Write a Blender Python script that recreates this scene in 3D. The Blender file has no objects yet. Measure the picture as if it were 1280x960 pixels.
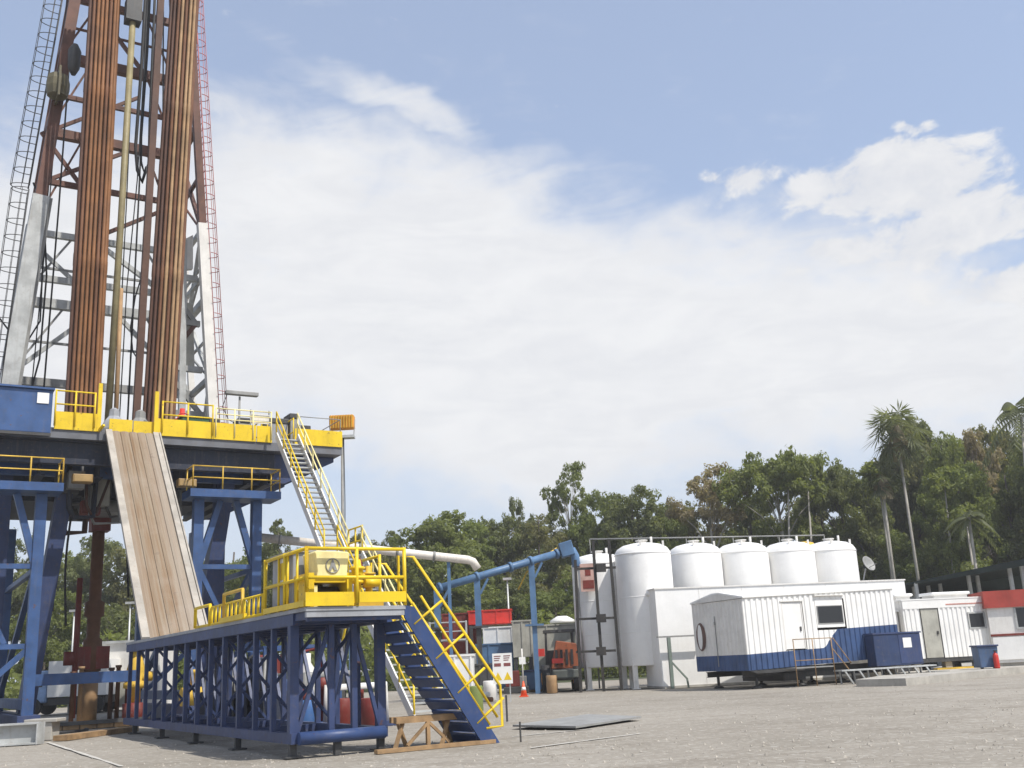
import bpy, math, random
import numpy as np
from mathutils import Vector, Matrix
random.seed(7)
R = math.radians
sc = bpy.context.scene
col = sc.collection

# ------------------------------------------------------------------ camera
FPX, ROLL, PITCH, EYE = 1300.0, R(2.86), R(14.93), 1.7
CAMROT = Matrix.Rotation(math.pi/2+PITCH, 3, 'X') @ Matrix.Rotation(-ROLL, 3, 'Z')
cam = bpy.data.objects.new('camera', bpy.data.cameras.new('camera'))
col.objects.link(cam)
cam.data.sensor_width = 36.0
cam.data.lens = 36.0*FPX/1280.0
cam.data.clip_end = 6000
cam.matrix_world = Matrix.Translation((0, 0, EYE)) @ CAMROT.to_4x4()
sc.camera = cam

def ray(x, y):
    return CAMROT @ Vector(((x-640)/FPX, -(y-480)/FPX, -1.0))
def gp(x, y, z=0.0):                     # sight line meets the height z
    d = ray(x, y); t = (z-EYE)/d.z
    return Vector((0, 0, EYE)) + d*t
def atY(x, y, Y):                        # sight line meets the depth Y
    d = ray(x, y)
    return Vector((0, 0, EYE)) + d*(Y/d.y)

# ------------------------------------------------------------------ frames
class Fr:
    def __init__(s, o, a):
        s.o = Vector(o); s.a = a
        s.m = Matrix.Rotation(a, 3, 'Z')
    def w(s, p): return s.o + s.m @ Vector(p)
    def l(s, p): return s.m.transposed() @ (Vector(p)-s.o)
WORLD = Fr((0, 0, 0), 0)
RIG = Fr((-4.93, 22.58, 0), R(31.34))    # local x = across the catwalk, y = along it towards the rig
INFO = {}

def tag(o, label=None, cat=None, group=None, kind=None):
    if label: o['label'] = label
    if cat: o['category'] = cat
    if group: o['group'] = group
    if kind: o['kind'] = kind
    return o

def thing(name, label, cat, base, fr=WORLD, group=None):
    o = bpy.data.objects.new(name, None); col.objects.link(o)
    o.empty_display_size = .2
    o.location = fr.w(base); o.rotation_euler = (0, 0, fr.a)
    INFO[o.name] = (fr, Vector(base))
    return tag(o, label, cat, group)

class MB:
    def __init__(s): s.v = []; s.f = []; s.sm = []
    def add(s, vs, fs, smooth=False):
        b = len(s.v)
        s.v += [Vector(p) for p in vs]
        s.f += [tuple(i+b for i in f) for f in fs]
        if isinstance(smooth, bool): s.sm += [smooth]*len(fs)
        else: s.sm += list(smooth)
        return s
    def box(s, c, d, m=None):
        c = Vector(c); x, y, z = d[0]/2, d[1]/2, d[2]/2
        vs = [Vector((a*x, b*y, e*z)) for a in (-1, 1) for b in (-1, 1) for e in (-1, 1)]
        if m is not None: vs = [m @ v for v in vs]
        return s.add([c+v for v in vs], [(0,1,3,2),(4,6,7,5),(0,4,5,1),(2,3,7,6),(0,2,6,4),(1,5,7,3)])
    def bb(s, lo, hi):
        return s.box([(a+b)/2 for a, b in zip(lo, hi)], [b-a for a, b in zip(lo, hi)])
    def bar(s, p, q, w, h=None, up=(0, 0, 1)):
        p, q = Vector(p), Vector(q); h = h or w
        z = (q-p).normalized(); up = Vector(up)
        if abs(z.dot(up)) > .98: up = Vector((0, 1, 0)) if abs(z.y) < .9 else Vector((1, 0, 0))
        x = z.cross(up).normalized(); y = x.cross(z)
        vs = [e + x*(a*w/2) + y*(b*h/2) for e in (p, q) for a, b in ((-1,-1),(1,-1),(1,1),(-1,1))]
        return s.add(vs, [(3,2,1,0),(4,5,6,7),(0,1,5,4),(1,2,6,5),(2,3,7,6),(3,0,4,7)])
    def ibeam(s, p, q, w, h, t=.03, up=(0, 0, 1)):
        p, q = Vector(p), Vector(q); d = (q-p).normalized(); up = Vector(up)
        x = d.cross(up).normalized(); y = x.cross(d)
        s.bar(p, q, t, h-2*t, up)
        for k in (-1, 1):
            o = y*(k*(h/2-t/2)); s.bar(p+o, q+o, w, t, up)
        return s
    def tube(s, p, q, r, n=8, r2=None, caps=True):
        p, q = Vector(p), Vector(q); r2 = r if r2 is None else r2
        z = (q-p).normalized(); up = Vector((0, 0, 1)) if abs(z.z) < .95 else Vector((0, 1, 0))
        x = z.cross(up).normalized(); y = z.cross(x)
        vs = []
        for e, rr in ((p, r), (q, r2)):
            for i in range(n):
                a = 2*math.pi*i/n; vs.append(e + x*(rr*math.cos(a)) + y*(rr*math.sin(a)))
        fs = [(i, (i+1) % n, n+(i+1) % n, n+i) for i in range(n)]; sm = [True]*n
        if caps: fs += [tuple(range(n))[::-1], tuple(range(n, 2*n))]; sm += [False]*2
        return s.add(vs, fs, sm)
    def path(s, pts, r, n=6, rs=None):
        pts = [Vector(p) for p in pts]; vs = []; m = len(pts); x = None
        for k, p in enumerate(pts):
            d = (pts[min(k+1, m-1)] - pts[max(k-1, 0)]).normalized()
            if x is None:
                up = Vector((0, 0, 1)) if abs(d.z) < .95 else Vector((0, 1, 0)); x = d.cross(up).normalized()
            else:
                x = (x - d*x.dot(d)).normalized()
            y = d.cross(x); rr = rs[k] if rs else r
            for i in range(n):
                a = 2*math.pi*i/n; vs.append(p + x*(rr*math.cos(a)) + y*(rr*math.sin(a)))
        fs = [(k*n+i, k*n+(i+1) % n, (k+1)*n+(i+1) % n, (k+1)*n+i) for k in range(m-1) for i in range(n)]
        sm = [True]*len(fs)
        fs += [tuple(range(n))[::-1], tuple(range((m-1)*n, m*n))]; sm += [False]*2
        return s.add(vs, fs, sm)
    def lathe(s, c, prof, n=24, smooth=True):
        c = Vector(c); vs = []; m = len(prof)
        for r, z in prof:
            for i in range(n):
                a = 2*math.pi*i/n; vs.append(c+Vector((r*math.cos(a), r*math.sin(a), z)))
        fs = [(k*n+i, k*n+(i+1) % n, (k+1)*n+(i+1) % n, (k+1)*n+i) for k in range(m-1) for i in range(n)]
        sm = [smooth]*len(fs)
        fs += [tuple(range(n))[::-1], tuple(range((m-1)*n, m*n))]; sm += [False]*2
        return s.add(vs, fs, sm)
    def prism(s, poly, ext):               # poly: 3-D outline, ext: extrusion vector
        poly = [Vector(p) for p in poly]; e = Vector(ext); n = len(poly)
        fs = [tuple(range(n))[::-1], tuple(range(n, 2*n))] + [(i, (i+1) % n, n+(i+1) % n, n+i) for i in range(n)]
        return s.add(poly+[p+e for p in poly], fs)
    def ring(s, c, r, t, ax='y', n=20):
        pts = []
        for i in range(n+1):
            a = 2*math.pi*i/n; u, w = r*math.cos(a), r*math.sin(a)
            pts.append(Vector(c)+Vector({'x': (0, u, w), 'y': (u, 0, w), 'z': (u, w, 0)}[ax]))
        return s.path(pts, t, 6)
    def build(s, name, mat, parent=None, base=None, fr=WORLD, bevel=0):
        if parent is not None: fr, base = INFO[parent.name]
        elif base is None:
            lo = [min(v[i] for v in s.v) for i in range(3)]; hi = [max(v[i] for v in s.v) for i in range(3)]
            base = Vector(((lo[0]+hi[0])/2, (lo[1]+hi[1])/2, lo[2]))
        base = Vector(base)
        me = bpy.data.meshes.new(name)
        me.from_pydata([v-base for v in s.v], [], s.f)
        me.polygons.foreach_set('use_smooth', s.sm)
        me.materials.append(mat); me.update()
        o = bpy.data.objects.new(name, me); col.objects.link(o)
        if parent is not None: o.parent = parent
        else: o.location = fr.w(base); o.rotation_euler = (0, 0, fr.a)
        INFO[o.name] = (fr, base)
        if bevel:
            b = o.modifiers.new('bevel', 'BEVEL'); b.width = bevel; b.segments = 2; b.limit_method = 'ANGLE'
        return o

def children(o): return [c for c in list(o.children)]
def dup(o, parent=None):
    c = o.copy(); col.objects.link(c); c.parent = parent
    for ch in children(o): dup(ch, c)
    return c

# ------------------------------------------------------------------ materials
def lin(r, g, b):
    f = lambda c: (c/255/12.92) if c/255 <= .04045 else ((c/255+.055)/1.055)**2.4
    return (f(r), f(g), f(b))
class NT:
    def __init__(s, nt): s.t = nt; s.n = nt.nodes; s.l = nt.links
    def new(s, typ, **k):
        n = s.n.new(typ)
        for a, b in k.items(): setattr(n, a, b)
        return n
    def put(s, sock, v):
        if isinstance(v, bpy.types.NodeSocket): s.l.new(v, sock)
        elif v is not None: sock.default_value = v
    def math(s, op, a, b=None, c=None, clamp=False):
        n = s.new('ShaderNodeMath', operation=op, use_clamp=clamp)
        for i, v in enumerate((a, b, c)):
            if v is not None: s.put(n.inputs[i], v)
        return n.outputs[0]
    def noise(s, vec, scale, detail=4, rough=.55, dist=0):
        n = s.new('ShaderNodeTexNoise'); s.put(n.inputs['Vector'], vec)
        n.inputs['Scale'].default_value = scale; n.inputs['Detail'].default_value = detail
        n.inputs['Roughness'].default_value = rough; n.inputs['Distortion'].default_value = dist
        return n.outputs['Fac']
    def ramp(s, f, a, b, smooth=True):
        n = s.new('ShaderNodeMapRange'); n.interpolation_type = 'SMOOTHSTEP' if smooth else 'LINEAR'
        s.put(n.inputs[0], f); s.put(n.inputs[1], a); s.put(n.inputs[2], b)
        return n.outputs[0]
    def mix(s, f, a, b, mode='MIX'):
        n = s.new('ShaderNodeMix', data_type='RGBA', blend_type=mode)
        s.put(n.inputs[0], f)
        for i, v in ((6, a), (7, b)):
            if isinstance(v, (tuple, list)): v = (*v[:3], 1)
            s.put(n.inputs[i], v)
        return n.outputs[2]
    def mapping(s, vec, scale=(1, 1, 1), rot=(0, 0, 0)):
        n = s.new('ShaderNodeMapping'); s.put(n.inputs[0], vec)
        n.inputs['Scale'].default_value = scale; n.inputs['Rotation'].default_value = rot
        return n.outputs[0]
MATS = {}
def base_mat(name):
    m = bpy.data.materials.new(name); m.use_nodes = True
    t = NT(m.node_tree); p = t.n['Principled BSDF']
    return m, t, p
def paint(name, c, rough=.5, metal=0., var=.18, dirt=(.16, .13, .10), amt=.35, scale=1.3, bump=.0, streak=True, spec=.4, chip=0):
    """painted or bare metal: uneven tone, dirt blotches and run marks"""
    if name in MATS: return MATS[name]
    m, t, p = base_mat(name)
    pos = t.new('ShaderNodeNewGeometry').outputs['Position']
    n1 = t.noise(pos, scale, 5); n2 = t.noise(pos, scale*5.3, 4, .65)
    dark = tuple(x*(1-var) for x in c); lite = tuple(min(1, x*(1+var)) for x in c)
    cc = t.mix(t.ramp(n1, .3, .7), dark, lite)
    cc = t.mix(t.math('MULTIPLY', t.ramp(n2, .52, .78), amt), cc, dirt)
    if streak:
        n3 = t.noise(t.mapping(pos, (5, 5, .35)), 1.7, 4, .6)
        cc = t.mix(t.math('MULTIPLY', t.ramp(n3, .5, .8), amt*.8), cc, dirt)
    if chip:
        n4 = t.noise(pos, 4.5, 6, .72)
        cc = t.mix(t.math('MULTIPLY', t.ramp(n4, .63, .67), chip), cc, (.12, .055, .03))
    t.put(p.inputs['Base Color'], cc)
    t.put(p.inputs['Roughness'], t.math('ADD', t.math('MULTIPLY', n2, .25), rough-.12))
    p.inputs['Metallic'].default_value = metal
    p.inputs['Specular IOR Level'].default_value = spec
    if bump:
        b = t.new('ShaderNodeBump'); b.inputs['Strength'].default_value = bump; b.inputs['Distance'].default_value = .02
        t.put(b.inputs['Height'], n2); t.put(p.inputs['Normal'], b.outputs[0])
    MATS[name] = m
    return m
M_under = paint('shadow_navy_steel', (.020, .026, .045), .6, amt=.4)  # navy darkened so the shade under the floor sits in the colour
M_frame = paint('frame_black', (.028, .026, .024), .6, amt=.3)
RUSTD = (.14, .055, .025)
M_blue = paint('rig_blue', (.040, .088, .215), .45, amt=.25, chip=.7)
M_navy = paint('catwalk_navy', (.034, .053, .130), .5, amt=.45, chip=.7, dirt=(.12, .10, .085))
M_stairblue = paint('stair_blue', (.032, .062, .165), .45, amt=.25, chip=.7)
M_yel = paint('safety_yellow', (.72, .50, .015), .45, var=.1, amt=.22, chip=.7, dirt=(.25, .14, .03))
M_yeldark = paint('worn_yellow', (.62, .40, .05), .5, amt=.4, chip=.7, dirt=(.2, .11, .03))
M_cream = paint('cream_cover', (.80, .70, .33), .5, amt=.15)
M_white = paint('white_paint', (.80, .79, .76), .45, var=.05, amt=.10, dirt=(.45, .40, .33))
M_white2 = paint('weathered_white', (.70, .68, .64), .55, var=.07, amt=.25, dirt=(.33, .28, .22))
M_tank = paint('tank_white', (.80, .79, .765), .38, var=.03, amt=.15, dirt=(.5, .45, .38))
M_grey = paint('steel_grey', (.26, .26, .25), .5, amt=.35)
M_lgrey = paint('mast_grey', (.42, .43, .42), .5, amt=.35, dirt=(.2, .15, .11))
M_dgrey = paint('dark_steel', (.055, .055, .055), .55, amt=.3)
M_black = paint('black_rubber', (.02, .02, .022), .7, amt=.2)
M_deck = paint('deck_grey', (.30, .31, .33), .6, amt=.4)
M_brown = paint('mast_brown', (.115, .048, .032), .6, var=.3, amt=.5, dirt=(.2, .10, .055), scale=1.0)
M_rust = [paint('pipe_rust_%s' % n, c, .65, var=.22, amt=.35, dirt=d, scale=1.1) for n, c, d in (
    ('orange', (.225, .098, .036), (.13, .055, .022)), ('brown', (.155, .066, .028), (.10, .042, .02)),
    ('dark', (.085, .038, .022), (.055, .024, .015)), ('tan', (.36, .225, .115), (.20, .09, .038)))]
M_olive = paint('olive_pipe', (.24, .20, .10), .55, amt=.5, dirt=(.13, .09, .05))
M_red = paint('red_paint', (.55, .035, .025), .45, amt=.2)
M_red2 = paint('drum_red', (.16, .025, .022), .5, amt=.3)
M_orange = paint('lamp_orange', (.70, .30, .02), .5, var=.2, amt=.35, dirt=(.3, .1, .02))
M_dred = paint('dark_red', (.17, .025, .018), .55, amt=.4)
M_bluepipe = paint('pipe_blue', (.085, .165, .29), .45, amt=.3, chip=.7, dirt=(.12, .12, .12))
M_wood = paint('timber', (.30, .19, .095), .7, var=.3, amt=.3, scale=3)
M_conc = paint('concrete', (.38, .36, .32), .8, var=.15, amt=.3, bump=.3)
M_green = paint('dark_green', (.03, .10, .05), .5, amt=.2)
M_beige = paint('beige_grey', (.38, .37, .32), .55, amt=.3)
M_skirt = paint('trailer_blue', (.040, .078, .18), .45, amt=.15)
M_shade = paint('shade_green', (.016, .026, .022), .7, amt=.1)
M_cone = paint('cone_orange', (.75, .10, .03), .5, amt=.15)
M_galv = paint('galvanised', (.48, .49, .48), .42, metal=.3, amt=.25)
M_redpole = paint('ladder_red', (.42, .13, .12), .55, amt=.3)
M_glass, _t, _p = base_mat('dark_glass')
_p.inputs['Base Color'].default_value = (.02, .022, .025, 1); _p.inputs['Roughness'].default_value = .12
M_insul = paint('pipe_insulation', (.72, .67, .60), .6, var=.08, amt=.45, dirt=(.35, .25, .17))

# ramp sheet: bare worn steel and old timber, striped along its length
def ramp_mat():
    m, t, p = base_mat('ramp_wear')
    co = t.new('ShaderNodeTexCoord').outputs['Object']
    sep = t.new('ShaderNodeSeparateXYZ'); t.put(sep.inputs[0], co)
    long_n = t.noise(t.mapping(co, (9, .25, .25)), 1.0, 5, .6)
    fine = t.noise(t.mapping(co, (30, 1.2, 1.2)), 1.0, 4, .6)
    c = t.mix(t.ramp(long_n, .35, .68), (.235, .182, .122), (.185, .112, .052))
    c = t.mix(t.math('MULTIPLY', t.ramp(fine, .45, .75), .45), c, (.15, .075, .035))
    blot = t.noise(co, .8, 4)
    c = t.mix(t.math('MULTIPLY', t.ramp(blot, .5, .75), .4), c, (.30, .245, .19))
    edge = t.ramp(t.math('ABSOLUTE', t.math('ADD', sep.outputs[0], .12)), .25, .95)
    c = t.mix(t.math('MULTIPLY', edge, .6), c, (.31, .265, .215))
    gouge = t.noise(t.mapping(co, (22, 2.2, 2.2), (0, 0, R(4))), 1.0, 5, .7, .5)
    c = t.mix(t.math('MULTIPLY', t.ramp(gouge, .62, .70), .4), c, (.30, .28, .25))
    c = t.mix(t.math('MULTIPLY', t.ramp(t.noise(co, 2.6, 5, .7), .60, .70), .5), c, (.13, .085, .055))
    t.put(p.inputs['Base Color'], c); p.inputs['Roughness'].default_value = .6
    return m
M_ramp = ramp_mat()
M_rampside = paint('ramp_flange', (.35, .32, .275), .55, amt=.4, dirt=(.25, .17, .11))

# ------------------------------------------------------------------ ground
def ground_mat():
    m, t, p = base_mat('gravel_ground')
    pos = t.new('ShaderNodeNewGeometry').outputs['Position']
    big = t.noise(pos, .09, 5, .6); mid = t.noise(pos, .7, 5, .65); fine = t.noise(pos, 9, 5, .7)
    trk = t.noise(t.mapping(pos, (.16, .42, 1), (0, 0, R(10))), 1.3, 6, .62, 1.4)
    vor = t.new('ShaderNodeTexVoronoi'); t.put(vor.inputs['Vector'], pos); vor.inputs['Scale'].default_value = 11
    rut = t.noise(t.mapping(pos, (.13, .5, 1), (0, 0, R(-20))), 1.9, 6, .65, 1.6)
    c = t.mix(t.ramp(big, .3, .7), (.245, .222, .186), (.33, .302, .26))
    c = t.mix(t.math('MULTIPLY', t.ramp(mid, .42, .75), .5), c, (.35, .322, .28))
    c = t.mix(t.math('MULTIPLY', t.ramp(trk, .46, .70), .6), c, (.195, .170, .138))
    c = t.mix(t.math('MULTIPLY', t.ramp(rut, .55, .74), .55), c, (.42, .39, .34))
    c = t.mix(t.math('MULTIPLY', t.ramp(fine, .35, .75), .5), c, (.18, .158, .13))
    c = t.mix(t.math('MULTIPLY', t.ramp(t.noise(pos, 3.1, 5, .7), .52, .72), .4), c, (.37, .34, .295))
    sh = t.new('ShaderNodeSeparateColor'); t.put(sh.inputs[0], vor.outputs['Color'])
    c = t.mix(t.math('MULTIPLY', t.ramp(sh.outputs[0], .8, .97), .4), c, (.46, .435, .39))
    oil = t.noise(pos, .33, 3, .5, 1.2)
    c = t.mix(t.math('MULTIPLY', t.ramp(oil, .66, .78), .5), c, (.12, .105, .09))
    t.put(p.inputs['Base Color'], c); p.inputs['Roughness'].default_value = .9
    p.inputs['Specular IOR Level'].default_value = .15
    h = t.math('ADD', t.math('MULTIPLY', fine, .7), t.math('MULTIPLY', mid, 1.0))
    h = t.math('SUBTRACT', h, t.math('MULTIPLY', vor.outputs['Distance'], .5))
    b = t.new('ShaderNodeBump'); b.inputs['Strength'].default_value = .55; b.inputs['Distance'].default_value = .04
    t.put(b.inputs['Height'], h); t.put(p.inputs['Normal'], b.outputs[0])
    return m
M_ground = ground_mat()
def grid_ground():
    xs = [-1500, -400, -120] + [x*2.0-50 for x in range(0, 51)] + [120, 400, 1500]
    ys = [-1500, -300, -40] + [y*2.0 for y in range(0, 36)] + [90, 120, 200, 500, 1800]
    rng = random.Random(3); mb = MB(); vs = []
    for y in ys:
        for x in xs:
            near = -50 <= x <= 50 and 10 < y < 70
            vs.append((x, y, -.035*rng.random() if near else -.02))
    n = len(xs)
    mb.add(vs, [(j*n+i, j*n+i+1, (j+1)*n+i+1, (j+1)*n+i) for j in range(len(ys)-1) for i in range(n-1)], True)
    return mb.build('ground', M_ground, base=(0, 0, 0))
tag(grid_ground(), kind='structure')

M_scrape = paint('pale_scrape', (.46, .44, .40), .9, var=.2, amt=.5, dirt=(.28, .26, .22), scale=4, streak=False)
def strip(pts, w, z=.006):
    mb = MB(); rng = random.Random(5); vs = []; n = len(pts)
    for k in range(n):
        p = Vector(pts[k]); d = (Vector(pts[min(k+1, n-1)])-Vector(pts[max(k-1, 0)])).normalized(); q = Vector((-d.y, d.x, 0))
        ww = w*(.5+.6*rng.random())
        vs += [(p+q*ww/2).to_tuple(), (p-q*ww/2).to_tuple()]
    mb.add([(v[0], v[1], z) for v in vs], [(2*k, 2*k+1, 2*k+3, 2*k+2) for k in range(n-1)])
    return mb
def pxline(a, b, n=14):
    A, B = gp(*a), gp(*b)
    return [A+(B-A)*(k/n) for k in range(n+1)]
for a, b, w in (((60, 928), (152, 958), .12), ((662, 935), (800, 917), .12), ((640, 921), (740, 911), .10)):
    tag(strip(pxline(a, b), w).build('road_marking', M_scrape), kind='structure')

# loose pale stones on the gravel
def stones():
    rng = random.Random(11); mb = MB()
    for i in range(5000):
        y = 13.5+38*rng.random()**1.6; x = (rng.random()*2-1)*y*.52
        r = .014+.028*rng.random()**3; a = rng.random()*6.28
        vs = []
        for k in range(5):
            b = a+k*1.2566; q = r*(.7+.6*rng.random()); vs.append((x+q*math.cos(b), y+q*math.sin(b), -.02))
        vs.append((x, y, -.015+r*(.7+.4*rng.random())))
        mb.add(vs, [(k, (k+1) % 5, 5) for k in range(5)])
    return mb
M_stone = paint('pale_stone', (.34, .31, .265), .85, var=.35, amt=.3, scale=6, streak=False)
tag(stones().build('gravel', M_stone, base=(0, 0, 0)), kind='stuff')

# ------------------------------------------------------------------ helpers for site things
def railing(mb, pts, h, r=.028, step=1.3, mids=(.5,), posts=True):
    pts = [Vector(p) for p in pts]
    for a, b in zip(pts, pts[1:]):
        n = max(1, round((b-a).length/step))
        for k in range(n+1):
            if posts:
                p = a+(b-a)*(k/n); mb.tube(p, p+Vector((0, 0, h+r)), r*1.1, 6)
        for f in (1,)+tuple(mids): mb.tube(a+Vector((0, 0, h*f)), b+Vector((0, 0, h*f)), r, 6)
    return mb

# ------------------------------------------------------------------ RIG
CV, FZ = 1.7, 12.0                        # mast centre across, floor height
sub = thing('rig_substructure', 'tall blue steel substructure carrying the drill floor with yellow toe boards', 'rig base', (CV, 30, 0), RIG)
# towers
def tower(v0, v1, u):
    for v in (v0, v1):
        MB().bar((v, u, .6), (v, u, 9.2), .42, .42).build('tower_post', M_blue, sub)
    mb = MB()
    vm = (v0+v1)/2
    mb.bar((v0, u, 6.3), (v1, u, 6.3), .2).bar((v0, u, 3.2), (v1, u, 3.2), .2)
    mb.bar((v0+.1, u, 6.4), (vm-.35, u, 9.2), .26).bar((v1-.1, u, 6.4), (vm+.35, u, 9.2), .26)
    mb.bar((v0+.1, u, 6.2), (vm+.3, u, 3.3), .2).bar((v1, u, 3.2), (v0, u, .8), .22)
    mb.build('tower_brace', M_blue, sub)
for u in (24.0, 35.0):
    tower(4.02, 6.6, u); tower(-4.85, -2.3, u)
for v0, v1 in ((4.02, 6.6), (-4.85, -2.3)):     # length-wise ties between front and rear towers
    mb = MB()
    for v in (v0, v1):
        mb.bar((v, 24, 1.0), (v, 35, 1.0), .3, .4)
        mb.bar((v, 24.2, 6.3), (v, 34.8, 1.2), .22).bar((v, 24.2, 6.2), (v, 34.8, 6.2), .2)
    mb.build('side_tie', M_blue, sub)
    m2 = MB()
    for v in (v0, v1): m2.bb((v-.4, 23.2, 0), (v+.4, 36.4, .6))
    m2.build('skid_beam', M_navy, sub)
# raked main legs
for (v, vb, ub) in ((-1.0, -2.0, 27.2), (5.95, 4.75, 27.2)):
    MB().bar((v, 26.4, 10.9), (vb, ub, .6), .62, .8, (0, 1, 0)).build('raked_leg', M_navy, sub)
for v in (5.75, -3.4):
    MB().bar((v, 27.0, .6), (v, 27.0, 10.8), .5).build('inner_column', M_navy, sub)
MB().bar((-2.2, 25.5, 1.9), (2.0, 25.5, 1.9), .5, .45).build('cross_beam', M_blue, sub)
# platforms with rails
for v0, v1 in ((3.45, 7.45), (-6.6, -1.6)):
    pl = MB().bb((v0, 23.1, 9.22), (v1, 24.6, 9.56)).build('tower_platform', M_blue, sub)
    r = MB(); railing(r, [(v0+.1, 24.2, 9.56), (v0+.1, 23.15, 9.56), (v1-.05, 23.15, 9.56), (v1-.05, 24.4, 9.56)], 1.0, .03, 1.35)
    r.build('platform_railing', M_yeldark, sub)
# floor
V0, V1, U0, U1 = -2.0, 10.75, 24.1, 38.2
MB().bb((V0-6, U0, FZ-.38), (V1, U1, FZ)).build('floor_deck', paint('floor_edge_shaded', (.13, .135, .15), .6, amt=.4), sub)  # darker deck grey: shade on the lip is put into the colour
mb = MB()
for u in (24.6, 27, 31, 35, 37.6):
    mb.ibeam((-7.6, u, FZ-.9), (7.6, u, FZ-.9), .4, 1.0, .06)
for v in (-7, -4.8, -2.3, 0, 3.4, 4.0, 6.6, 7.4):
    mb.ibeam((v, 24.9, FZ-1.5), (v, 37.4, FZ-1.5), .34, .7, .05)
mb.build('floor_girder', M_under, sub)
MB().bb((-7.4, 26.0, 10.35), (7.4, 26.3, 11.1)).build('front_girder', M_blue, sub)
mb = MB()
for u in (24.8, 28, 32, 37):
    mb.prism([(7.6, u, 10.25), (7.6, u, FZ-.4), (10.6, u, FZ-.4), (10.6, u, FZ-.62), (8.2, u, 10.25)], (0, .25, 0))
mb.bb((7.6, 25.1, 10.3), (7.9, 37, FZ-.42))
mb.build('wing_bracket', M_navy, sub)
# yellow toe boards and rails along the front
def front_board(a, b, h=.72):
    MB().bb((a, U0-.07, FZ-.02), (b, U0-.01, FZ+h)).build('toe_board', M_yel, sub)
for a, b in ((V0, -.3), (2.15, 4.6), (4.62, 6.55), (6.60, 7.3), (8.4, 10.75)): front_board(a, b, .74)
MB().bb((.2, U0+.1, FZ), (1.15, U0+.16, FZ+.62)).build('gate_panel', M_yel, sub)
MB().bb((1.2, U0+.1, FZ), (2.15, U0+.16, FZ+.6)).build('gate_panel', M_yel, sub)
r = MB(); railing(r, [(V0, U0-.12, FZ+.1), (-.45, U0-.12, FZ+.1)], 1.52, .035, .8, (.62,)); r.build('floor_railing', M_yel, sub)
r = MB(); railing(r, [(2.35, U0-.12, FZ+.1), (4.55, U0-.12, FZ+.1)], 1.4, .035, 1.1, (.58,)); r.build('floor_railing', M_yel, sub)
r = MB(); railing(r, [(4.7, U0-.1, FZ+.1), (7.25, U0-.1, FZ+.1)], 1.3, .028, .85, (.62, .8)); r.build('floor_railing', M_cream, sub)
r = MB(); railing(r, [(7.2, U0+.3, FZ), (7.2, U0+3, FZ)], 1.3, .028, .9, (.5,)); railing(r, [(8.45, U0+.3, FZ), (8.45, U0+3, FZ)], 1.3, .028, .9, (.5,)); r.build('floor_railing', M_yel, sub)
r = MB()
for v, h in ((-.25, 2.1), (2.1, 1.95)): r.bar((v, U0, FZ), (v, U0, FZ+h), .16)
r.bar((-.25, U0, FZ), (-.1, U0-.4, FZ+.2), .1); r.bar((2.1, U0, FZ+.7), (2.25, U0+.5, FZ+1.1), .1)
r.build('gate_post', M_yel, sub)
r = MB(); railing(r, [(8.7, U0+.05, FZ), (V1-.05, U0+.05, FZ), (V1-.05, U1-.1, FZ)], 1.35, .022, 1.4, (.5,)); r.build('floor_railing', M_grey, sub)
MB().bb((V1-.06, U0+.05, FZ-.02), (V1+.01, U1, FZ+.8)).build('toe_board', M_yel, sub)
# lamps and clutter under the floor
for v in (-.75, 3.55):
    t = thing('work_lamp', 'orange box work lamp hung under the drill floor %s' % ('beside the left tower platform' if v < 0 else 'right of the pipe ramp'), 'lamp', (v, 24.3, 9.7), RIG, 'work lamps under the drill floor')
    MB().bb((v-.40, 24.05, 9.78), (v+.40, 24.5, 10.14)).build('housing', paint('lamp_tan', (.27, .17, .06), .55, amt=.5), t, bevel=.04)
    MB().tube((v, 24.3, 10.2), (v, 24.3, 10.5), .05).build('bracket', M_dgrey, t)
    MB().bb((v-.34, 24.03, 9.83), (v+.34, 24.045, 10.08)).build('lens', paint('lens_tan', (.36, .24, .10), .3), t)
# well control stack under the floor
bop = thing('wellhead_stack', 'rust brown wellhead column with a red collar under the drill floor', 'wellhead', (1.05, 30.6, 0), RIG)
c = (1.05, 30.6, 0)
MB().lathe(c, [(.34, 0), (.34, 2.2)], 14).build('conductor_pipe', M_rust[3], bop)
MB().lathe(c, [(.42, 2.2), (.42, 3.6), (.3, 3.7), (.3, 4.6), (.44, 4.7), (.44, 5.3), (.28, 5.4), (.28, 9.0)], 14).build('riser', M_rust[1], bop)
MB().bb((.65, 30.1, 8.6), (1.5, 31.0, 10.2)).build('collar', M_dred, bop)
MB().lathe((1.05-.75, 30.3, 0), [(.13, .2), (.13, 6.4)], 10).build('choke_line', M_dred, bop)
MB().bb((.35, 30.2, 2.3), (1.75, 31.0, 3.3)).lathe((.1, 30.4, 0), [(.3, 2.5), (.3, 3.1)], 10).build('ram_body', M_dred, bop)
for v, u, h, m in ((.15, 29.6, 2.1, M_rust[1]), (.45, 29.4, 2.3, M_rust[3]), (1.75, 29.5, 2.2, M_rust[2]), (2.1, 29.8, 2.3, M_rust[1]), (2.45, 29.4, 2.0, M_dred)): MB().lathe((v, u, 0), [(.1, 0), (.1, h), (.14, h+.02), (.14, h+.12)], 8).build('drain_pipe', m, bop)
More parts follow.
